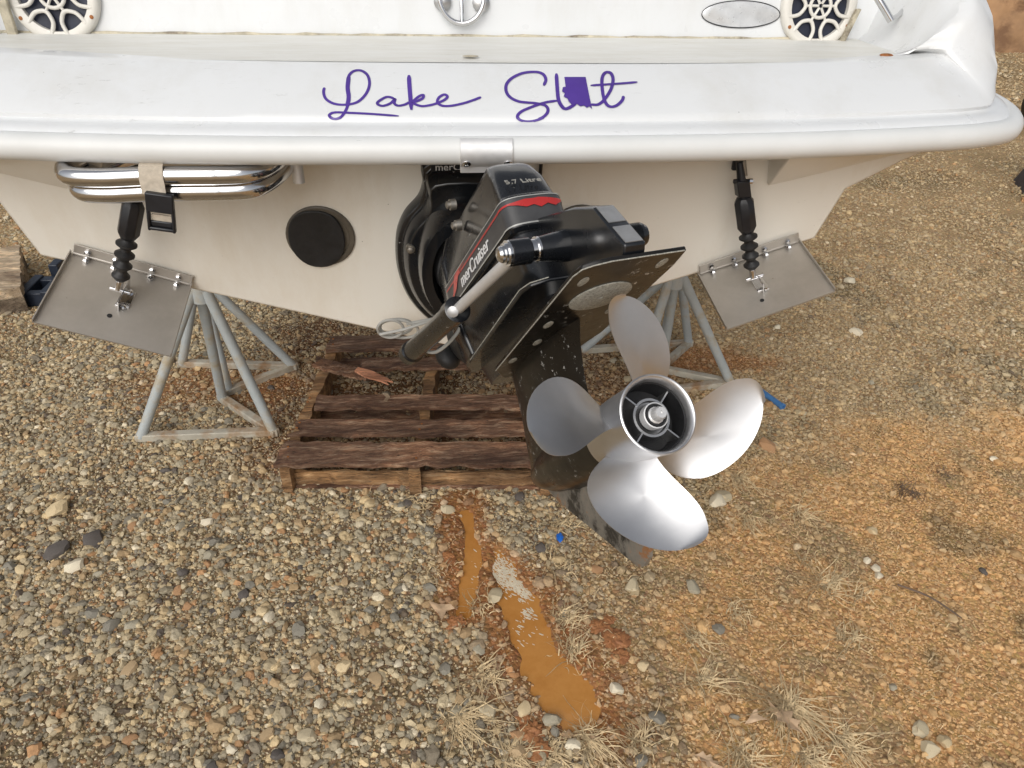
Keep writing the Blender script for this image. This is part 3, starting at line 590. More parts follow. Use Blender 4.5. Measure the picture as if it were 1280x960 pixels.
trim_tab((88, 316), (240, 357), (40, 402), (215, 437), (176, 205), (166, 250), (150, 350), (148, 372), 'steel trim tab below the boarding ladder')
trim_tab((872, 344), (999, 302), (908, 412), (1044, 371), (924, 202), (931, 245), (938, 340), (942, 358), 'steel trim tab on the side without the ladder')
# folded boarding ladder -------------------------------------------------
LY = -.325
def lad(pts, r):
    return MB().tube(smooth(pts, 7), r, 16)
z1, z2 = ony(200, 220, LY)[2], ony(200, 241, LY)[2]
xl, xr = ony(72, 215, LY)[0], ony(338, 215, LY)[0]
def upath(z, dx, dy):
    return [V(xl+.10+dx, -.13, z+.03), V(xl+.03+dx, -.19, z+.018), V(xl-.005+dx, -.26+dy, z+.006), V(xl+.012+dx, LY+.012+dy, z), V(xl+.075, LY-.004+dy, z-.001), V(xl+.16, LY+dy, z), V(xl+.28, LY+dy, z),
            V(xr-.11, LY+dy, z), V(xr-.05, LY+.008+dy, z), V(xr-.012-dx*.5, LY+.045+dy, z+.004), V(xr+.012-dx*.5, LY+.11+dy, z+.014), V(xr+.02-dx*.5, LY+.2, z+.03)]
ladder = obj('boarding_ladder', lad(upath(z1, 0, 0), .0185), 'chrome', boat, sharp=60, label='folded chrome boarding ladder held by a strap')
obj('ladder_rail', lad(upath(z2, .012, .006), .0185), 'chrome', ladder, sharp=60)
obj('ladder_hinge', MB().box((xl+.13, -.17, z1+.035), .06, .12, .03), 'aluminium', ladder, bevel=.004)
obj('ladder_hinge', MB().box((xr+.0, -.16, z1+.035), .05, .12, .03), 'aluminium', ladder, bevel=.004)
sx = ony(192, 215, LY)[0]
obj('ladder_plate', MB().box((sx-.01, -.20, z1+.045), .10, .10, .03), 'aluminium', ladder, bevel=.004)
sp2 = [(LY+.10, z1+.06), (LY+.03, z1+.034), (LY-.010, z1+.021), (LY-.021, z1+.004), (LY-.0225, z1-.012), (LY-.026, z1-.026)]
mb = MB().loft([[V(sx-.022, y_, z_), V(sx+.022, y_, z_), V(sx+.022, y_+.003, z_+.002), V(sx-.022, y_+.003, z_+.002)] for y_, z_ in sp2]); strap = obj('strap', mb, 'strap', ladder)
bc = V(sx+.007, LY-.030, z1-.052)
bk = MB(); ax3 = [V(.985, 0, -.17), V(0, 1, .05), V(.17, -.05, .985)]
bk.box(bc+ax3[2]*.010, .050, .014, .038, ax3).box(bc-ax3[2]*.044, .050, .012, .007, ax3).box(bc-ax3[0]*.0225-ax3[2]*.024, .006, .012, .05, ax3).box(bc+ax3[0]*.0225-ax3[2]*.024, .006, .012, .05, ax3).box(bc-ax3[2]*.034, .04, .005, .012, ax3)
obj('buckle', bk, 'black_plastic', ladder, bevel=.003); obj('strap_tail', MB().box(bc-ax3[2]*.023+ax3[1]*.003, .036, .003, .014, ax3), 'strap', ladder)
# ================================================================== sterndrive
ST, TI = math.radians(15.9), math.radians(48.1); HP = V(.262, -.971, 1.252)
def rz(v): return V(math.cos(ST)*v[0]-math.sin(ST)*v[1], math.sin(ST)*v[0]+math.cos(ST)*v[1], v[2])
DR, DA, DU = rz((1, 0, 0)), rz((0, -math.cos(TI), math.sin(TI))), rz((0, math.sin(TI), math.cos(TI))); DAX = [DR, DA, DU]
W = lambda r, a, u: HP+DR*r+DA*a+DU*u
drive = thing('sterndrive', (0, -.1, .9), 'black sterndrive tilted up on the transom with a steel four blade propeller', 'sterndrive')
# gimbal housing bolted to the transom
gl = [(534, 192), (528, 225), (522, 243), (505, 263), (495, 290), (496, 325), (505, 355), (520, 378), (540, 396), (565, 408)]
gp = [ontr(*p) for p in gl]; GC = .035
out = [(p[0]-GC, p[2]) for p in gp]; out = out+[(-x, z) for x, z in out[::-1]]; o2 = [p[:2] for p in smooth([V(x, z) for x, z in out], 4, True)]
def gring(sc, dep): cz = 1.17; return [V(GC+x*sc, tr_y(cz+(z-cz)*sc), cz+(z-cz)*sc)+TN*dep for x, z in o2]
obj('gimbal_housing', MB().loft([gring(1., -.005), gring(1., .022), gring(.96, .034), gring(.90, .036), gring(.86, .060), gring(.80, .075)]), 'drive_black', drive, sharp=30, bevel=.003)
gc = V(GC, tr_y(1.15), 1.15)
ra = [V(1, 0, 0), np.cross(TN, V(1, 0, 0)), TN]; ra[1] = ra[1] if ra[1][2] > 0 else -ra[1]
obj('gimbal_ring', MB().loft([[gc+TN*d+ra[0]*(w_*math.cos(q))+ra[1]*(h_*math.sin(q)) for q in np.linspace(0, 2*math.pi, 36, endpoint=False)] for d, w_, h_ in ((.06, .115, .165), (.13, .112, .16), (.15, .104, .15), (.15, .08, .12), (.08, .075, .115))], cap=False), 'drive_black', drive, sharp=40)
bw = []; pA, pB = gc+TN*.06+V(0, 0, -.02), W(0, -.50, .40)
for i in range(9): bw += [(i*.04, .070), (i*.04+.02, .085)]
axb = pB-pA; obj('bellows', MB().lathe(pA, axb, [(h*np.linalg.norm(axb)/.36, r_) for h, r_ in bw], 28), 'black_rubber', drive, sharp=70)
obj('exhaust_bellows', MB().tube(smooth([gc+TN*.05+V(0, 0, -.13), gc+TN*.16+V(.01, 0, -.17), W(0, -.50, .27)], 6), .055, 20), 'black_rubber', drive)
# bell housing yoke between ring and drive
obj('bell_housing', MB().loft([[W(r_*s, a_, u_) for r_, u_ in ((-.075, .28), (-.085, .36), (-.085, .5), (-.06, .56), (.06, .56), (.085, .5), (.085, .36), (.075, .28))] for a_, s in ((-.66, .75), (-.60, 1.), (-.545, 1.08), (-.52, 1.08))]), 'drive_black', drive, bevel=.006)
# driveshaft housing and cover lofted in planform: sides taper aft to a blunt rounded end
RS = -.012
def hw_at(a_, hw, tp, fr, ae): return hw*(1-(1-tp)*float(np.clip((a_-fr)/(ae-fr), 0, 1)))
def plan(u, hw, fr, af, nose, k=14, tp=.66, off=0.):
    ae = af-nose; h2 = hw*tp+off; hw += off
    pts = [(-hw*.9, fr), (-hw, fr+.03), (-(hw+h2)/2, (fr+.03+ae)/2), (-h2, ae)]
    sg = lambda v: math.copysign(abs(v)**.62, v)
    pts += [(-h2*sg(math.cos(q)), ae+(nose+off)*sg(math.sin(q))) for q in np.linspace(0, math.pi, k)[1:-1]]
    pts += [(h2, ae), ((hw+h2)/2, (fr+.03+ae)/2), (hw, fr+.03), (hw*.9, fr)]
    return [W(r_+RS, a_, u) for r_, a_ in pts]
obj('driveshaft_housing', MB().loft([plan(.205, .056, -.50, -.13, .10), plan(.25, .062, -.52, -.14, .08), plan(.33, .072, -.54, -.155, .06), plan(.375, .076, -.55, -.165, .05), plan(.39, .077, -.55, -.165, .05)]), 'drive_black', drive, sharp=40)
CO = -.030; B0, B1 = .415+CO, .470+CO
cover = obj('top_cover', MB().loft([plan(B0-.006, .082, -.54, -.160, .035), plan(B0, .087, -.54, -.152, .035), plan(B1, .087, -.54, -.152, .035), plan(B1+.007, .082, -.535, -.160, .033), plan(.49, .074, -.535, -.174, .028), plan(.525, .066, -.53, -.197, .024), plan(.538, .061, -.525, -.211, .022), plan(.545, .053, -.52, -.232, .02)]), 'drive_black', drive, sharp=26, bevel=.003)
def shell(u0, u1, off): return MB().loft([plan(u_, .087, -.54, -.152, .035, 26, off=off)[1:-1] for u_ in (u0, u1)], cap=False, close=False)
obj('decal_band', shell(B0+.003, B1-.003, .0012), 'decal_grey', cover)
for u0, u1, mt in ((B0+.001, B0+.0038, 'decal_silver'), (B1-.0035, B1-.0018, 'decal_silver'), (B1-.0150, B1-.0115, 'decal_red')): obj('decal_stripe', shell(u0, u1, .0022), mt, cover)
def text(s, size, org, xd, yd, mat, parent, depth=.0006, shear=0.):
    cu = bpy.data.curves.new('t', 'FONT'); cu.body = s; cu.size = size; cu.extrude = depth; cu.shear = shear; cu.align_x = 'CENTER'; cu.align_y = 'CENTER'; cu.resolution_u = 3
    to = bpy.data.objects.new('t', cu); COL.objects.link(to); dg = bpy.context.evaluated_depsgraph_get(); me = bpy.data.meshes.new_from_object(to.evaluated_get(dg))
    xd = xd/np.linalg.norm(xd); yd = yd/np.linalg.norm(yd); zd = np.cross(xd, yd)
    mb = MB().add([org+xd*v.co[0]+yd*v.co[1]+zd*v.co[2] for v in me.vertices], [tuple(p.vertices) for p in me.polygons]); bpy.data.objects.remove(to); bpy.data.meshes.remove(me); bpy.data.curves.remove(cu)
    return obj('lettering', mb, mat, parent, sharp=20)
def side(a_, u_, off=.0028): return W(-hw_at(a_, .087, .66, -.51, -.187)-off+RS, a_, u_)
text('merCruiser', .036, side(-.335, B0+.0215, .0030), side(-.2, .4)-side(-.4, .4), DU, 'decal_white', cover, shear=.25)
obj('decal_swoosh', MB().loft([[side(a_, u_+B0) for a_, u_ in ((-.50, .006), (-.45, .022), (-.43, .036), (-.41, .046), (-.37, .048))], [side(a_, u_+B0) for a_, u_ in ((-.51, .004), (-.47, .024), (-.455, .040), (-.445, .048), (-.43, .050))]], cap=False, close=False), 'decal_red', cover)
AE = plan(0., .087, -.54, -.152, .035, 60, off=.0034)
AR = sorted([((p-HP)@DR-RS, (p-HP)@DA) for p in AE[3:-3]])
def aft_pt(r_, u_): return W(r_+RS, float(np.interp(r_, [q[0] for q in AR], [q[1] for q in AR])), u_)
fl = [(-.050, .0405, .0425), (-.034, .036, .0435), (-.018, .031, .046), (-.004, .034, .0455), (.008, .028, .0465), (.022, .034, .045), (.036, .029, .043), (.050, .037, .041)]
obj('decal_flame', MB().loft([[aft_pt(x_, B0+u_) for x_, u_, _ in fl], [aft_pt(x_, B0+v_) for x_, _, v_ in fl]], cap=False, close=False), 'decal_red', cover)
# 5.7 Litre above the band, on the sloping aft face
tdir = W(0, -.197, .525)-W(0, -.174, .49)
text('5.7 Litre', .0200, W(RS-.006, -.1655, .4675)+(DA*.84+DU*.55)*.0065, DR, tdir, 'decal_dull', cover)
# maker's plate on the gimbal top
pc = ontr(556, 213, .042); pl_ = obj('maker_plate', MB().box(pc, .062, .003, .062, [ra[0], TN, ra[1]]), 'black_plastic', drive)
obj('plate_stripe', MB().box(pc+ra[1]*.026+TN*.0022, .060, .0015, .009, [ra[0], TN, ra[1]]), 'decal_red', pl_)
obj('plate_panel', MB().box(pc-ra[1]*.012+TN*.0022, .056, .0015, .012, [ra[0], TN, ra[1]]).box(pc-ra[1]*.026+TN*.0022, .056, .0015, .004, [ra[0], TN, ra[1]]), 'decal_white', pl_)
text('merCruiser', .0245, pc+ra[1]*.0085+TN*.0025+ra[0]*.036, ra[0], ra[1], 'decal_white', pl_)
# aft spine; grey strips paint the sky's reflection on its flat edge
sp_ = [(-.18, .208), (.070, .209), (.083, .222), (.036, .306), (-.02, .338), (-.18, .405)]
spine = obj('housing_spine', MB().prism([W(-.017, a_, u_) for a_, u_ in sp_], DR*.034), 'drive_black', drive, bevel=.003)
e0, e1 = (.083, .222), (.036, .306)
for k0, k1 in ((.04, .44), (.56, .97)):
    q0 = [e0[i]+(e1[i]-e0[i])*k0 for i in (0, 1)]; q1 = [e0[i]+(e1[i]-e0[i])*k1 for i in (0, 1)]; nn = V(.084, .047)/math.hypot(.084, .047)*.0012
    obj('spine_sheen', MB().prism([W(-.0135, q0[0]+nn[0]*.1, q0[1]+nn[1]*.1), W(.0135, q0[0]+nn[0]*.1, q0[1]+nn[1]*.1), W(.0135, q1[0]+nn[0]*.1, q1[1]+nn[1]*.1), W(-.0135, q1[0]+nn[0]*.1, q1[1]+nn[1]*.1)], DA*nn[0]+DU*nn[1]), 'bare_sheen_grey', spine)
# plates
def plate(outline, u, th, mat, name, bev=.002):
    return obj(name, MB().prism([W(r_, a_, u) for r_, a_ in outline], DU*th), mat, drive, bevel=bev)
avp = plate([(-.066, .072), (-.040, .078), (.078, .078), (.085, .03), (.088, -.25), (.05, -.43), (.0, -.47), (-.05, -.45), (-.085, -.38), (-.085, .045), (-.079, .064)], .203, .0075, 'drive_worn', 'anti_ventilation_plate')
plate([(-.060, -.085), (.06, -.085), (.09, -.12), (.098, -.3), (.085, -.5), (0, -.56), (-.085, -.53), (-.102, -.48), (-.098, -.12), (-.088, -.097)], .252, .006, 'drive_black', 'splash_plate')
obj('worn_edge', MB().tube([W(r_, a_, .2032) for r_, a_ in ((-.0855, -.38), (-.0855, -.2), (-.0855, .045), (-.0795, .0645), (-.066, .0725), (-.040, .0785), (.02, .0785), (.074, .0785))], .0010, 6), 'zinc', avp)
obj('worn_edge', MB().tube([W(r_, a_, .2585) for r_, a_ in ((-.102, -.47), (-.0985, -.12), (-.088, -.0965), (-.060, -.0845))], .0009, 6), 'zinc', avp)
c = W(-.002, -.052, .2028)
obj('anode', MB().lathe(c, -DU, [(-.001, .050), (.0012, .050), (.0022, .048), (.0022, .005), (.001, .004), (.001, .0005)], 36), 'zinc', avp, label='round grey zinc anode under the plate')
for r_, a_ in ((-.055, -.15), (.05, -.13), (-.06, .02), (.055, .045), (-.045, -.24), (-.065, -.33)): obj('plate_mark', MB().ell(W(r_, a_, .2028), (.008, .016, .0012), DAX, 12, 6), 'zinc', avp)
# leg, torpedo, skeg
def foil(u, le, te, th, k=14):
    ch = te-le; pts = []
    for t_ in np.linspace(0, 1, k): pts.append((-th*1.9*(math.sqrt(max(t_, 0))*(1-t_)**.8)*1.05, le+ch*t_))
    for t_ in np.linspace(1, 0, k)[1:-1]: pts.append((th*1.9*(math.sqrt(t_)*(1-t_)**.8)*1.05, le+ch*t_))
    return [W(r_, a_, u) for r_, a_ in pts]
leg = obj('gearcase', MB().loft([foil(.209, -.50, -.140, .046), foil(.17, -.505, -.168, .044), (foil(.12, -.515, -.190, .042)), foil(.06, -.53, -.203, .046), foil(.0, -.54, -.20, .048)]).lathe(W(0, -.13, 0), -DA, [(0, .0525), (.10, .057), (.20, .056), (.30, .047), (.38, .031), (.425, .014), (.435, .001)], 32), 'drive_worn', drive, sharp=40)
sk = [(-.535, -.012), (-.47, -.062), (-.36, -.120), (-.24, -.185), (-.205, -.2035), (-.185, -.205), (-.155, -.192), (-.142, -.172), (-.165, -.12), (-.20, -.06), (-.21, -.02)]
n_ = len(sk); cen = np.mean(sk, 0)
mb = MB().loft([[W(s*t_, cen[0]+(a_-cen[0])*k_, cen[1]+(u_-cen[1])*k_) for a_, u_ in sk] for s, t_, k_ in ((-1, .0085, .86), (-1, .0035, 1.), (1, .0035, 1.), (1, .0085, .86))])
obj('skeg', mb, 'skeg_worn', leg, sharp=25, label='scraped grey skeg with rusty mud')
# anchor pin with trim rams
ap = lambda r_: W(r_, -.084, .307)
pin = obj('anchor_pin', MB().tube([ap(-.066), ap(-.02), ap(.03), ap(.075)], [.0195, .026, .028, .021], 20).tube([ap(.07), ap(.120), ap(.128)], [.021, .021, .017], 20), 'drive_black', drive, sharp=35)
obj('sleeve', MB().lathe(ap(-.064), -DR, [(0, .0205), (.004, .0205), (.004, .0175), (.046, .0175), (.048, .0205), (.053, .0205), (.053, .0165), (.058, .0165)], 24), 'chrome', pin, sharp=30)
obj('pin_nut', MB().lathe(ap(-.121), -DR, [(0, .0135), (.006, .0135), (.010, .0105), (.0125, .004)], 12), 'chrome', pin)
for s in (-1, 1):
    eye = ap(-.096) if s < 0 else ap(.100); end = ony(514, 441, -.30) if s < 0 else V(.24, -.27, .985)
    ax = (end-eye)/np.linalg.norm(end-eye); LN = np.linalg.norm(end-eye)
    if s < 0: k1 = .46
    else: k1 = .46
    bod = MB().lathe(eye+ax*LN*k1, ax, [(0, .020), (.004, .0265), (.035, .0265), (.038, .0235), (LN*(1-k1)-.02, .0235), (LN*(1-k1)-.016, .027), (LN*(1-k1)+.012, .027), (LN*(1-k1)+.018, .020)], 24)
    cyl = obj('trim_cylinder', bod, 'drive_black', drive, sharp=35)
    obj('ram_rod', MB().tube([eye+ax*.01, eye+ax*LN*(k1+.02)], .0105, 16), 'satin_alu', cyl); obj('ram_eye', MB().lathe(eye-DR*.018, DR, [(0, .021), (.036, .021)], 20), 'drive_black', cyl, bevel=.002)
    obj('hydraulic_line', MB().tube(smooth([eye+ax*LN*.97+V(0, 0, .02), eye+ax*LN*.80+V(.02*-s, .0, -.035), eye+ax*LN*.66+V(.05*-s, .05, -.02), gc+V(s*.05, -.1, -.12)], 6), .004, 8), 'wire_grey', cyl)
    obj('end_bolt', MB().lathe(eye+ax*LN*(k1+.03)+V(-.022*-s if s > 0 else -.004, -.022, .012), V(-.2, -.9, .3), [(0, .011), (.006, .011), (.008, .005)], 14), 'bare_sheen_grey', cyl)
obj('lower_lobe', MB().ell(ony(560, 446, -.22), (.034, .04, .026), [V(.8, 0, -.6), V(0, 1, 0), V(.6, 0, .8)]).ell(ony(604, 420, -.25), (.022, .03, .036)), 'black_rubber', drive)
# bolts on the housing side
for px, py, rr_ in ((562, 256, -.088), (569, 282, -.088), (594, 333, -.078), (513, 312, None)):
    d = ray(px, py); n0 = -DR
    if rr_ is None: c = ontr(px, py, .08); n0 = TN
    else: c = CAM+d*((n0@(W(rr_, 0, 0)-CAM))/(n0@d))
    obj('housing_bolt', MB().lathe(c-n0*.012, n0, [(0, .011), (.012, .011), (.012, .0075), (.018, .0075), (.020, .004)], 14), 'bolt_dull', drive)
# propeller ---------------------------------------------------------------
prop = obj('propeller', MB().lathe(W(0, 0, 0), -DA, [(.055, .0485), (.006, .0515), (.0, .0545), (-.001, .0565), (.0, .0585), (.006, .0580), (.03, .0555), (.10, .0555), (.145, .0535), (.147, .045)], 56), 'stainless', drive, sharp=40, label='polished steel four blade propeller')
prop.data.polygons.foreach_set('use_smooth', [True]*len(prop.data.polygons))
obj('hub_well', MB().lathe(W(0, 0, 0), -DA, [(.014, .0505), (.016, .0490), (.05, .0470), (.052, .001)], 40, cap=(0, 0)), 'hub_dark', prop)
obj('inner_hub', MB().lathe(W(0, -.055, 0), DA, [(0, .030), (.030, .030), (.034, .0285), (.034, .025), (.028, .0235), (.026, .017), (.020, .016)], 36, cap=(1, 0)), 'aluminium', prop, sharp=30)
obj('hub_insert', MB().lathe(W(0, -.052, 0), DA, [(0, .0225), (.022, .0225), (.0225, .016), (.040, .0155), (.046, .0158), (.0462, .0135), (.034, .0125), (.034, .001)], 32), 'hub_dark', prop, sharp=30)
obj('thrust_ring', MB().lathe(W(0, -.010, 0), DA, [(-.012, .0185), (.003, .0190), (.0035, .0172), (-.012, .0168)], 32, closed=True), 'satin_alu', prop)
obj('prop_nut', MB().lathe(W(0, -.020, 0), DA, [(0, .0125), (.014, .0125), (.016, .0105), (.026, .0100), (.030, .0080), (.030, .0025), (.027, .0022), (.027, .0002)], 12), 'satin_alu', prop, sharp=25)
for k in range(4):
    q = math.radians(40+90*k); dv = DR*math.cos(q)+DU*math.sin(q); tv = np.cross(DA, dv)
    obj('hub_spoke', MB().box(W(0, -.036, 0)+dv*.039, .024, .0022, .034, [dv, tv, DA]), 'aluminium', prop)
RT, RH = .186, .050; PITCH_ = .42/(2*math.pi)
def blade_pt(s, c, base, side, thk=1.):
    # s: 0 hub to 1 tip, c: -1 leading to 1 trailing
    rho = RH+(RT-RH)*s
    hw = math.radians(41)*(1-.02*s)*(max(0., 1-s**3.6))**.5*(.80+.52*math.sin(min(1, s*1.25)*math.pi*.62))*.86
    skew = math.radians(-16+26*s*s)
    dl = c*hw*(RH/rho)**.35*(1.12 if c > 0 else .84)+skew
    th = base+dl
    aa = -.068+PITCH_*(dl+math.radians(6))*1.0+.030*s*s+.007*s*max(0, c)**3
    t_ = .0016+.0062*(1-s)**1.3*(1-c*c)**.8*thk
    return W(rho*math.cos(th), aa+side*t_*.5, rho*math.sin(th))
NS, NC = 22, 20
for k in range(4):
    base = math.radians(73-90*k); mb = MB()
    ss = [1-(1-x)**1.6 for x in np.linspace(0, 1, NS)]; cs = [math.sin(x*math.pi/2) for x in np.linspace(-1, 1, NC)]
    F_ = [[blade_pt(s*.999, c, base, 1) for c in cs] for s in ss]; B_ = [[blade_pt(s*.999, c, base, -1) for c in cs][::-1] for s in ss]
    mb.loft([f+b for f, b in zip(F_, B_)]); obj('blade', mb, 'stainless', prop, sharp=70)
# ================================================================== boat stands
def stand(feet, apex, bars, label, top):
    r0 = V(apex[0], apex[1], 0); t_ = thing('boat_stand', r0, label, 'boat stand', 'tubular boat stands')
    ap_ = V(*apex); gz = lambda p: float(height(np.array([p[0]]), np.array([p[1]]))[0])+.018
    for f in feet:
        p = V(f[0], f[1], gz(f)); d = V(f[0]-apex[0], f[1]-apex[1], 0); d /= np.linalg.norm(d); obj('leg', MB().tube([p, ap_+d*.026], .0205, 14), 'stand_paint', t_)
    for i, j in bars:
        p, q = [V(f[0], f[1], gz(f)) for f in (feet[i], feet[j])]; e = (q-p)/np.linalg.norm(q-p); n = V(-e[1], e[0], 0)
        obj('base_bar', MB().box((p+q)/2, np.linalg.norm(q-p)+.04, .036, .032, [e, n, V(0, 0, 1)]), 'stand_base', t_, bevel=.004)
    obj('collar', MB().lathe(ap_-V(0, 0, .05), V(0, 0, 1), [(0, .034), (.10, .034), (.12, .028)], 18), 'stand_paint', t_); obj('jack_screw', MB().tube([ap_, V(apex[0], apex[1], top)], .016, 12), 'bare_sheen_grey', t_)
    sl_ = -.33*np.sign(apex[0]); obj('top_pad', MB().box((apex[0], apex[1], top), .26, .26, .035, [V(1, 0, -sl_)/math.hypot(1, sl_), V(0, 1, 0), V(sl_, 0, 1)/math.hypot(1, sl_)]), 'old_wood', t_, bevel=.004)
fl_ = lambda *q: [onz(*p)[:2] for p in q]
def htop(x): return .815+.318*abs(x)-.018
a1 = ony(250, 361, .80); a2 = ony(251, 354, 1.2)
stand(fl_((178, 551), (343, 545), (279, 502)), a1, [(0, 1), (1, 2)], 'grey tubular boat stand beside the pallet, front one of its pair', htop(a1[0]))
stand(fl_((229, 459), (368, 464), (287, 493)), a2, [(0, 1), (1, 2)], 'grey tubular boat stand beside the pallet, farther under the hull', htop(a2[0]))
a3 = ony(845, 345, .90); a4 = ony(846, 343, 1.2)
stand(fl_((912, 484), (790, 498), (826, 466)), a3, [(0, 2), (0, 1)], 'grey tubular boat stand behind the propeller, front one of its pair', htop(a3[0]))
stand(fl_((860, 433), (728, 442), (822, 468)), a4, [(0, 1), (0, 2)], 'grey tubular boat stand behind the propeller, farther under the hull', htop(a4[0]))
# ================================================================== pallet
PX0, PY0 = -.640, .372; PR = -.10; PH = .125
def pl(a, b, h=0.): return V(PX0+math.cos(PR)*a-math.sin(PR)*b, PY0+math.sin(PR)*a+math.cos(PR)*b, h)
PAX = lambda r_=0: [V(math.cos(PR+r_), math.sin(PR+r_), 0), V(-math.sin(PR+r_), math.cos(PR+r_), 0), V(0, 0, 1)]
pallet = thing('wooden_pallet', pl(.5, .5), 'broken brown wooden pallet lying under the boat keel', 'pallet')
def rough_board(c, L, wd, th, ax, ragl=.0, ragr=.0, n=26, warp=.006):
    ax = np.asarray(ax); mb = MB(); rings = []
    js = [rng.uniform(-1, 1, 6) for _ in range(2)]
    for i in range(n+1):
        k = i/n; x_ = (k-.5)*L; w0, w1 = rng.normal(0, .0036, 2); zz = rng.normal(0, .0022)+warp*math.sin(k*3.1+c[0]*9)
        o_ = [(-wd/2+w0, -th/2), (-wd*.2, -th/2), (wd*.2, -th/2), (wd/2+w1, -th/2), (wd/2+w1, th/2), (wd*.2, th/2+rng.normal(0, .0018)), (-wd*.2, th/2+rng.normal(0, .0018)), (-wd/2+w0, th/2)]
        rg = ragl*js[0] if i == 0 else ragr*js[1] if i == n else np.zeros(6)
        pr = [rg[0], rg[1], rg[2], rg[3], rg[3], rg[2], rg[1], rg[0]]
        rings.append([np.asarray(c)+ax[0]*(x_+p)+ax[1]*y_+ax[2]*(z_+zz) for (y_, z_), p in zip(o_, pr)])
    return mb.loft(rings)
zt = PH+.0075
for b, wd, x0, x1, rl, dr in ((.050, .135, -.01, 1.02, .015, 0), (.215, .095, .01, 1.02, .03, -.004), (.395, .090, .05, 1.01, .006, .01), (.885, .13, .0, .98, .004, .0), (.70, .085, .17, .78, .07, .03), (.63, .07, .0, .26, .04, -.34)):
    c_ = pl((x0+x1)/2, b, zt+(.012 if b in (.63,) else 0)); obj('deck_board', rough_board(c_-ROOT[pallet]*0, x1-x0, wd, .017, PAX(dr), rl, .06 if b > .6 and b < .8 else .015), 'pallet_wood', pallet, sharp=30)
for b in (.02, .08, .20, .235, .38, .41, .86, .91):
    for a_ in (.022, .505): obj('nail', MB().lathe(pl(a_+rng.normal(0, .006), b, zt+.0085), V(0, 0, 1), [(0, .0048), (.0022, .0048), (.003, .002)], 8), 'rust', pallet)
for a_ in (.022, .505, .99): obj('stringer', rough_board(pl(a_, .47, .062), 1.0, .042, .108, [PAX()[1], PAX()[0], V(0, 0, 1)], .004, .004), 'stringer_wood', pallet, sharp=30)
for b in (.045, .47, .90): obj('bottom_board', rough_board(pl(.5, b, .012), 1.02, .09, .016, PAX()), 'pallet_wood', pallet, sharp=30)
obj('front_board', rough_board(pl(.5, .018, .045), .96, .016, .066, PAX()), 'stringer_wood', pallet, sharp=30)
c_ = onz(466, 470, .15); e = V(.80, -.55, -.04); e /= np.linalg.norm(e); n = np.cross(V(0, 0, 1), e)
mb = MB().prism([c_-e*.085-n*.018, c_-e*.02-n*.030, c_+e*.06-n*.020, c_+e*.10-n*.022, c_+e*.07-n*.006, c_+e*.105+n*.004, c_+e*.05+n*.016, c_-e*.03+n*.024, c_-e*.09+n*.012], V(0, 0, .008))
obj('wood_splinter', mb, 'fresh_wood', None, label='orange splinter of fresh wood lying on the broken pallet', cat='splinter', loc=c_)
c_ = onz(484, 497, .14); obj('wood_chip', MB().prism([c_+V(-.02, .03, 0), c_+V(.0, .025, 0), c_+V(.012, .0, 0), c_+V(.0, -.035, 0), c_+V(-.014, -.03, 0), c_+V(-.004, .0, 0)], V(0, 0, .005)), 'pale_wood', None, label='small pale wood chip on a pallet board', cat='wood chip', loc=c_)
# ================================================================== left edge: timbers and plastic block
tb = onz(6, 392); tmb = thing('timber_stack', (tb[0], tb[1]+.1, 0), 'pale sawn timber block on dark old timber at the edge of the gravel', 'timber')
e = onz(24, 318)-onz(26, 388); e /= np.linalg.norm(e); n = V(e[1], -e[0], 0); c0 = onz(24, 390); c0 = c0-n*.05
obj('timber', rough_board(c0+e*.32+V(0, 0, .045), .66, .20, .09, [e, n, V(0, 0, 1)]), 'old_wood', tmb, sharp=30); obj('timber', rough_board(c0+e*.31+n*.035+V(0, 0, .12), .64, .13, .055, [e, n, V(0, 0, 1)]), 'pale_wood', tmb, sharp=30)
obj('timber', rough_board(c0+e*.33-n*.17+V(0, 0, .12), .62, .13, .055, [e, n, V(0, 0, 1)]), 'pale_wood', tmb, sharp=30)
pb = onz(52, 378); chock = thing('wheel_chock', pb, 'dark blue plastic block lying between the timber and the trim tab', 'chock')
def q4(x_, y_, z_): return pb+V(x_, y_, z_)
obj('block_body', MB().box(q4(-.06, .05, .045), .05, .26, .09).box(q4(.08, .09, .05), .06, .34, .10).box(q4(.01, .15, .04), .10, .06, .08).box(q4(.01, -.03, .04), .10, .05, .08).box(q4(.02, .24, .07), .05, .10, .14), 'blue_dark', chock, bevel=.006)
obj('block_floor', MB().box(q4(.01, .06, .008), .10, .13, .012), 'black_plastic', chock)
# right edge: dark objects far off
p = onz(1284, 252); e = V(.45, .9, 0); e /= np.linalg.norm(e); n = V(e[1], -e[0], 0)
lean = thing('ramp_block', p, 'dark plank wedge lying on the gravel away from the boat', 'ramp')
obj('ramp_face', MB().prism([p+n*.0, p+n*.75, p+n*.75+V(0, 0, .02), p+n*.75+V(0, 0, .30), p+n*.12+V(0, 0, .30)], e*.6), 'blue_dark', lean, bevel=.01); obj('ramp_edge', MB().box(p-e*.02+n*.35+V(0, 0, .012), .8, .03, .04, [n, e, V(0, 0, 1)]), 'stringer_wood', lean)
p = onz(1272, 160); tr_ = thing('trailer_wheel', p, 'dark wheel on the gravel in front of the clay bank', 'wheel')
obj('tyre', MB().lathe(p+V(.35, .1, .24), V(.3, 1, 0), [(-.09, .15), (-.10, .21), (-.07, .245), (.07, .245), (.10, .21), (.09, .15)], 32, True), 'black_rubber', tr_); obj('rim', MB().lathe(p+V(.35, .1, .24), V(.3, 1, 0), [(-.05, .155), (-.07, .12), (-.03, .10), (-.04, .001)], 24), 'bare_sheen_grey', tr_)
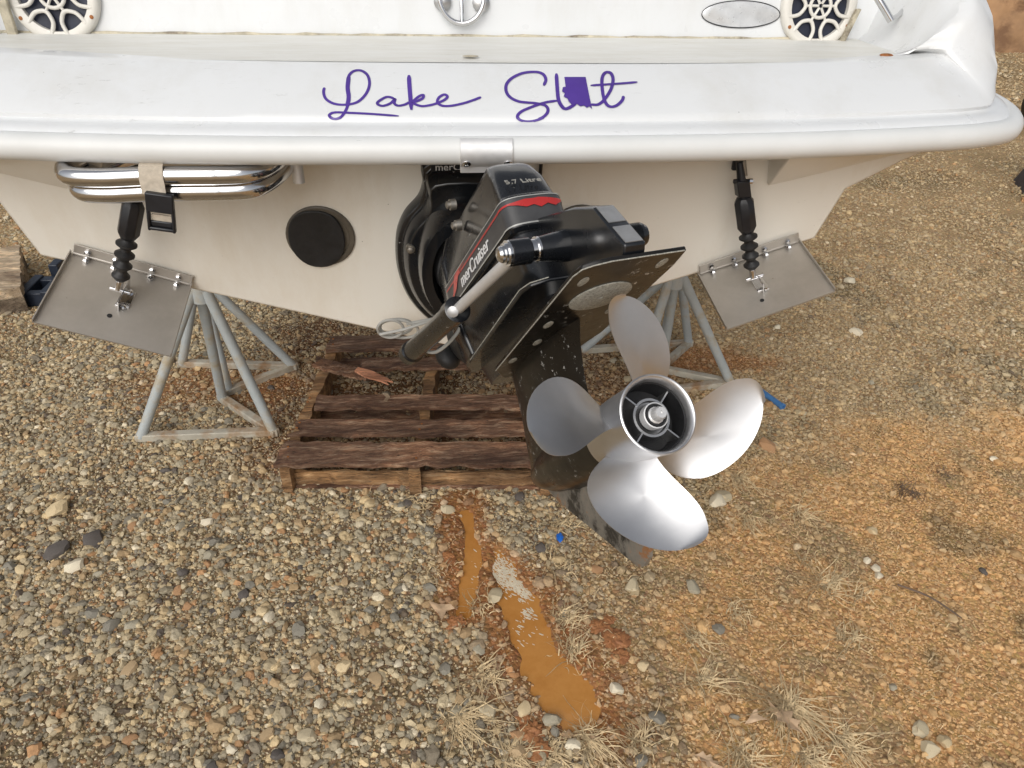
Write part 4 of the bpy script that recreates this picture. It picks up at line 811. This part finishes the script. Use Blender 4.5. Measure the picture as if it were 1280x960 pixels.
# ================================================================== small things on the ground
gh_ = lambda p: float(height(np.array([p[0]]), np.array([p[1]]))[0])
p0, p1 = onz(935, 484), onz(976, 514); p0[2] = p1[2] = .026; obj('blue_pipe', MB().tube([p0, p1], .0135, 14).lathe(p1, p1-p0, [(-.004, .016), (.006, .016), (.007, .009), (-.01, .0085)], 14), 'blue_paint', None, label='blue painted pipe end lying behind the propeller', cat='pipe', loc=(p0+p1)/2)
p = onz(700, 676); p[2] = gh_(p)+.014
obj('plastic_scrap', MB().add(np.array(I1)*V(.015, .022, .012)*(1+rng.normal(0, .12, (len(I1), 1)))+p, [tuple(f) for f in F1]), 'bright_blue', None, sharp=10, label='small bright blue plastic scrap on the gravel below the skeg', cat='plastic scrap', loc=p)
def leaf(px, py, s, rot, label, outline):
    p = onz(px, py); p[2] = gh_(p)+.016; cr, sr = math.cos(rot), math.sin(rot); mb = MB(); pts = [V((x_*cr-y_*sr)*s, (x_*sr+y_*cr)*s, .16*s*math.sin(x_*2.6)+.20*s*y_*y_*2) for x_, y_ in outline]
    n = len(pts); c = np.mean(pts, 0)+V(0, 0, -.03*s); mb.add([p+x for x in pts]+[p+c]+[p+x-V(0, 0, .0012) for x in pts]+[p+c-V(0, 0, .0012)], [(i, (i+1) % n, n) for i in range(n)]+[(n+1+(i+1) % n, n+1+i, 2*n+1) for i in range(n)]+[(i, n+1+i, n+1+(i+1) % n, (i+1) % n) for i in range(n)])
    obj('dry_leaf', mb, 'dry_leaf', None, label=label, cat='leaf', loc=p, sharp=60, group='fallen dry leaves')
OAK = [(-1.1, 0), (-.7, .12), (-.5, .4), (-.3, .18), (0, .5), (.2, .2), (.5, .38), (.6, .12), (.95, .1), (.7, -.1), (.5, -.35), (.25, -.18), (0, -.45), (-.25, -.18), (-.5, -.3), (-.7, -.08)]
TRI = [(-1, .1), (-.3, .3), (.5, .55), (.9, .5), (.55, .1), (.75, -.4), (.9, -.75), (.3, -.4), (-.4, -.12)]
leaf(549, 766, .050, -.75, 'pale torn dry leaf beside the muddy rivulet', TRI)
leaf(978, 903, .062, -1.2, 'curled dry brown leaf tangled in the large straw tuft', OAK)
leaf(940, 905, .03, .4, 'small dry leaf on soil beside the large straw tuft', TRI)
leaf(885, 955, .04, 2.6, 'dry leaf on bare soil between two straw tufts', OAK)
# clods of red clay
for i, (px, py, s) in enumerate([(765, 800, .045), (775, 822, .034), (748, 785, .03), (760, 775, .024), (792, 823, .016), (665, 915, .035), (672, 940, .038), (655, 900, .02), (560, 700, .028), (570, 780, .03)]):
    p = onz(px, py); p[2] = gh_(p)+s*.15; I3, F3 = ico(4); ph = rng.uniform(0, 9, 3); dsp = sum(.16/k**.75*np.sin(I3@rng.normal(0, 2.2*k, 3)+ph[0]+k) for k in range(1, 12))+rng.normal(0, .045, len(I3)); v = np.array(I3)*V(1.0, .85, .26)*s*.85*(1+dsp[:, None]*1.5)+p
    obj('clay_clod', MB().add(v, [tuple(f) for f in F3]), 'clay', None, sharp=80, label=('wet red clay clod heaped between straw tufts beside the puddle' if i < 5 else 'wet red clay clod at the round end of the puddle among straw' if i < 8 else 'wet red clay clod beside the thin rivulet above the torn leaf' if i == 8 else 'wet red clay clod at the foot of the thin rivulet below the torn leaf'), cat='clay clod', group='red clay clods', loc=p)
# foam on the puddle
mb = MB()
fpts = [(V(614+50*t_, 702+48*t_)+V(*rng.normal(0, 1, 2))*(8*(1-t_)+3)) for t_ in rng.beta(1.2, 1.8, 800)]+[V(660, 768)+V(*rng.normal(0, 4, 2)) for _ in range(60)]+[V(*q_)+V(*rng.normal(0, 6, 2)) for q_ in ((652, 800), (668, 790), (592, 720), (604, 664), (648, 786)) for _ in range(7)]
for q_ in fpts:
    p = onz(q_[0], q_[1], -.0083+rng.uniform(0, .0006)); r_ = rng.uniform(.0008, .0028); v = np.array(I1)*V(r_*rng.uniform(1.5, 5), r_, min(r_*.4, .0012)); an = rng.uniform(2.0, 2.7); ca, sa = math.cos(an), math.sin(an)
    mb.add(np.c_[v[:, 0]*ca-v[:, 1]*sa, v[:, 0]*sa+v[:, 1]*ca, v[:, 2]]+p, [tuple(f) for f in F1])
obj('foam_scum', mb, 'foam', None, label='cream foam scum floating at the head of the muddy puddle', cat='foam', kind='stuff')
# dry straw tufts
def blades(mb, base, n, L, spread, w_=.0016, lay=.6):
    dirs = [(rng.uniform(0, 2*math.pi), rng.uniform(.3, 1.)) for _ in range(4)]
    for _ in range(n):
        d0 = dirs[rng.integers(4)]; az = d0[0]+rng.normal(0, .55) if rng.random() < .75 else rng.uniform(0, 2*math.pi)
        el = rng.uniform(.02, 1.)*lay; ln = L*d0[1]*rng.uniform(.4, 1.35); b = base+V(rng.normal(0, spread), rng.normal(0, spread), -.004)
        h = V(math.cos(az), math.sin(az), 0); s_ = V(-h[1], h[0], 0); pts = []; bend = rng.normal(0, .9); dr = rng.uniform(.2, 1.4); kink = rng.integers(1, 5) if rng.random() < .35 else 9; kd = rng.normal(0, .8)
        p_ = b.copy(); e_ = el; wb = w_*rng.uniform(.6, 1.7)
        for k in range(6):
            pts.append(p_.copy()); aa_ = bend*k/5+(kd if k >= kink else 0); hd = h*math.cos(aa_)+s_*math.sin(aa_); p_ = p_+(hd*math.cos(e_)+V(0, 0, 1)*math.sin(e_))*ln/5; e_ -= dr*.3; p_[2] = max(p_[2], base[2]+rng.uniform(.004, .012))
        L_ = []; R_ = []
        for k, q_ in enumerate(pts): wv = wb*(1-.7*k/5); L_.append(q_-s_*wv); R_.append(q_+s_*wv+V(0, 0, wv*.8))
        mb.add(L_+R_, [(k, k+1, 7+k, 6+k) for k in range(5)])
TU = [(925, 598, 70, .11, 'straw tuft below the right propeller blade, beside a pale stone', 'straw'), (1035, 733, 90, .14, 'dry grass tuft rooted in the orange sandy rut', 'straw'), (1010, 700, 40, .09, 'thin straggly straw sprig at the edge of the sandy rut', 'straw'),
      (870, 795, 70, .10, 'small dry straw tuft on bare brown soil', 'straw'), (985, 885, 170, .17, 'largest straw tuft, with a curled dry leaf in it', 'straw'), (1050, 925, 90, .13, 'straw tuft beside the largest tuft and small grey stones', 'straw'),
      (570, 900, 120, .13, 'straw tuft on grey gravel beside the puddle mouth', 'straw'), (610, 845, 60, .10, 'thin straw tuft at the bank of the muddy puddle', 'straw'), (705, 775, 90, .11, 'upright straw tuft between the puddle and a red clod', 'straw'), (718, 815, 60, .09, 'short straw tuft beside the wide end of the puddle', 'straw'),
      (700, 715, 45, .07, 'sparse straw sprig near the blue plastic scrap', 'straw'), (735, 925, 110, .12, 'straw tuft past the round end of the puddle', 'straw'), (540, 720, 40, .08, 'thin straw sprig above the torn leaf', 'straw'), (520, 632, 60, .07, 'fine dry roots along the pallet front board', 'straw'),
      (700, 655, 50, .08, 'dry straw wisps under the skeg', 'straw'), (640, 950, 90, .12, 'straw tuft among red clay clods and stones', 'straw'), (800, 930, 60, .10, 'loose straw tuft on brown soil beyond the puddle', 'straw'),
      (1000, 640, 45, .09, 'wispy straw sprig on tan soil above the orange rut', 'straw'), (1060, 800, 55, .09, 'low straw tuft at the side of the orange rut', 'straw'), (920, 770, 45, .09, 'faded straw sprig on brown soil beside a small tuft', 'straw'), (880, 850, 60, .10, 'flattened straw tuft on bare brown soil', 'straw'),
      (1010, 955, 110, .13, 'straw mat below the largest tuft', 'straw'), (930, 945, 90, .12, 'straw tuft with a small dry leaf beside it', 'straw'), (690, 945, 80, .10, 'straw tuft between the puddle end and a clay clod', 'straw'), (1075, 745, 40, .08, 'thin straw sprig beside a long dark twig', 'straw'), (600, 760, 45, .08, 'thin straw strands between the rivulet and the puddle', 'straw'),
      (1135, 612, 60, .09, 'dark twiggy dead weed on tan gravel', 'dark_twig'), (1180, 590, 40, .08, 'dark dead weed stems beside the twiggy weed', 'dark_twig'), (935, 650, 45, .10, 'brown wiry grass sprig trailing over the soil', 'straw')]
for px, py, n, L, lab, mt in TU:
    p = onz(px, py); p[2] = gh_(p); mb = MB(); blades(mb, p, int(n*1.15), L*1.15, .020, .0014 if mt == 'straw' else .001, .6)
    obj('dry_grass_tuft', mb, mt, None, label=lab, cat='grass tuft', group='dry grass tufts', loc=p)
mb = MB()
for _ in range(1500):
    x_, y_ = rng.uniform(-.4, 1.6), rng.uniform(-.95, .45); p = V(x_, y_, 0)
    if rng.random() < .25+.5*float(sst(.0, .5, x_)) and float(chan_d(np.array([x_]), np.array([y_]), CH1)[0]) > 1.1: p[2] = gh_(p)+.008; blades(mb, p, 1, .055, .01, .0009, .15)
obj('straw_litter', mb, 'straw', None, label='loose bits of straw scattered over the soil', cat='straw', kind='stuff')
mb = MB()
p0, p1 = onz(1120, 735), onz(1200, 777); p0[2] = p1[2] = .016; obj('twig', MB().tube(smooth([p0, (p0+p1)/2+V(.01, .012, .004), p1], 4), [.0035]*4+[.003]*4+[.002], 6), 'dark_twig', None, label='long thin dark twig on the orange sand', cat='twig', loc=p0)
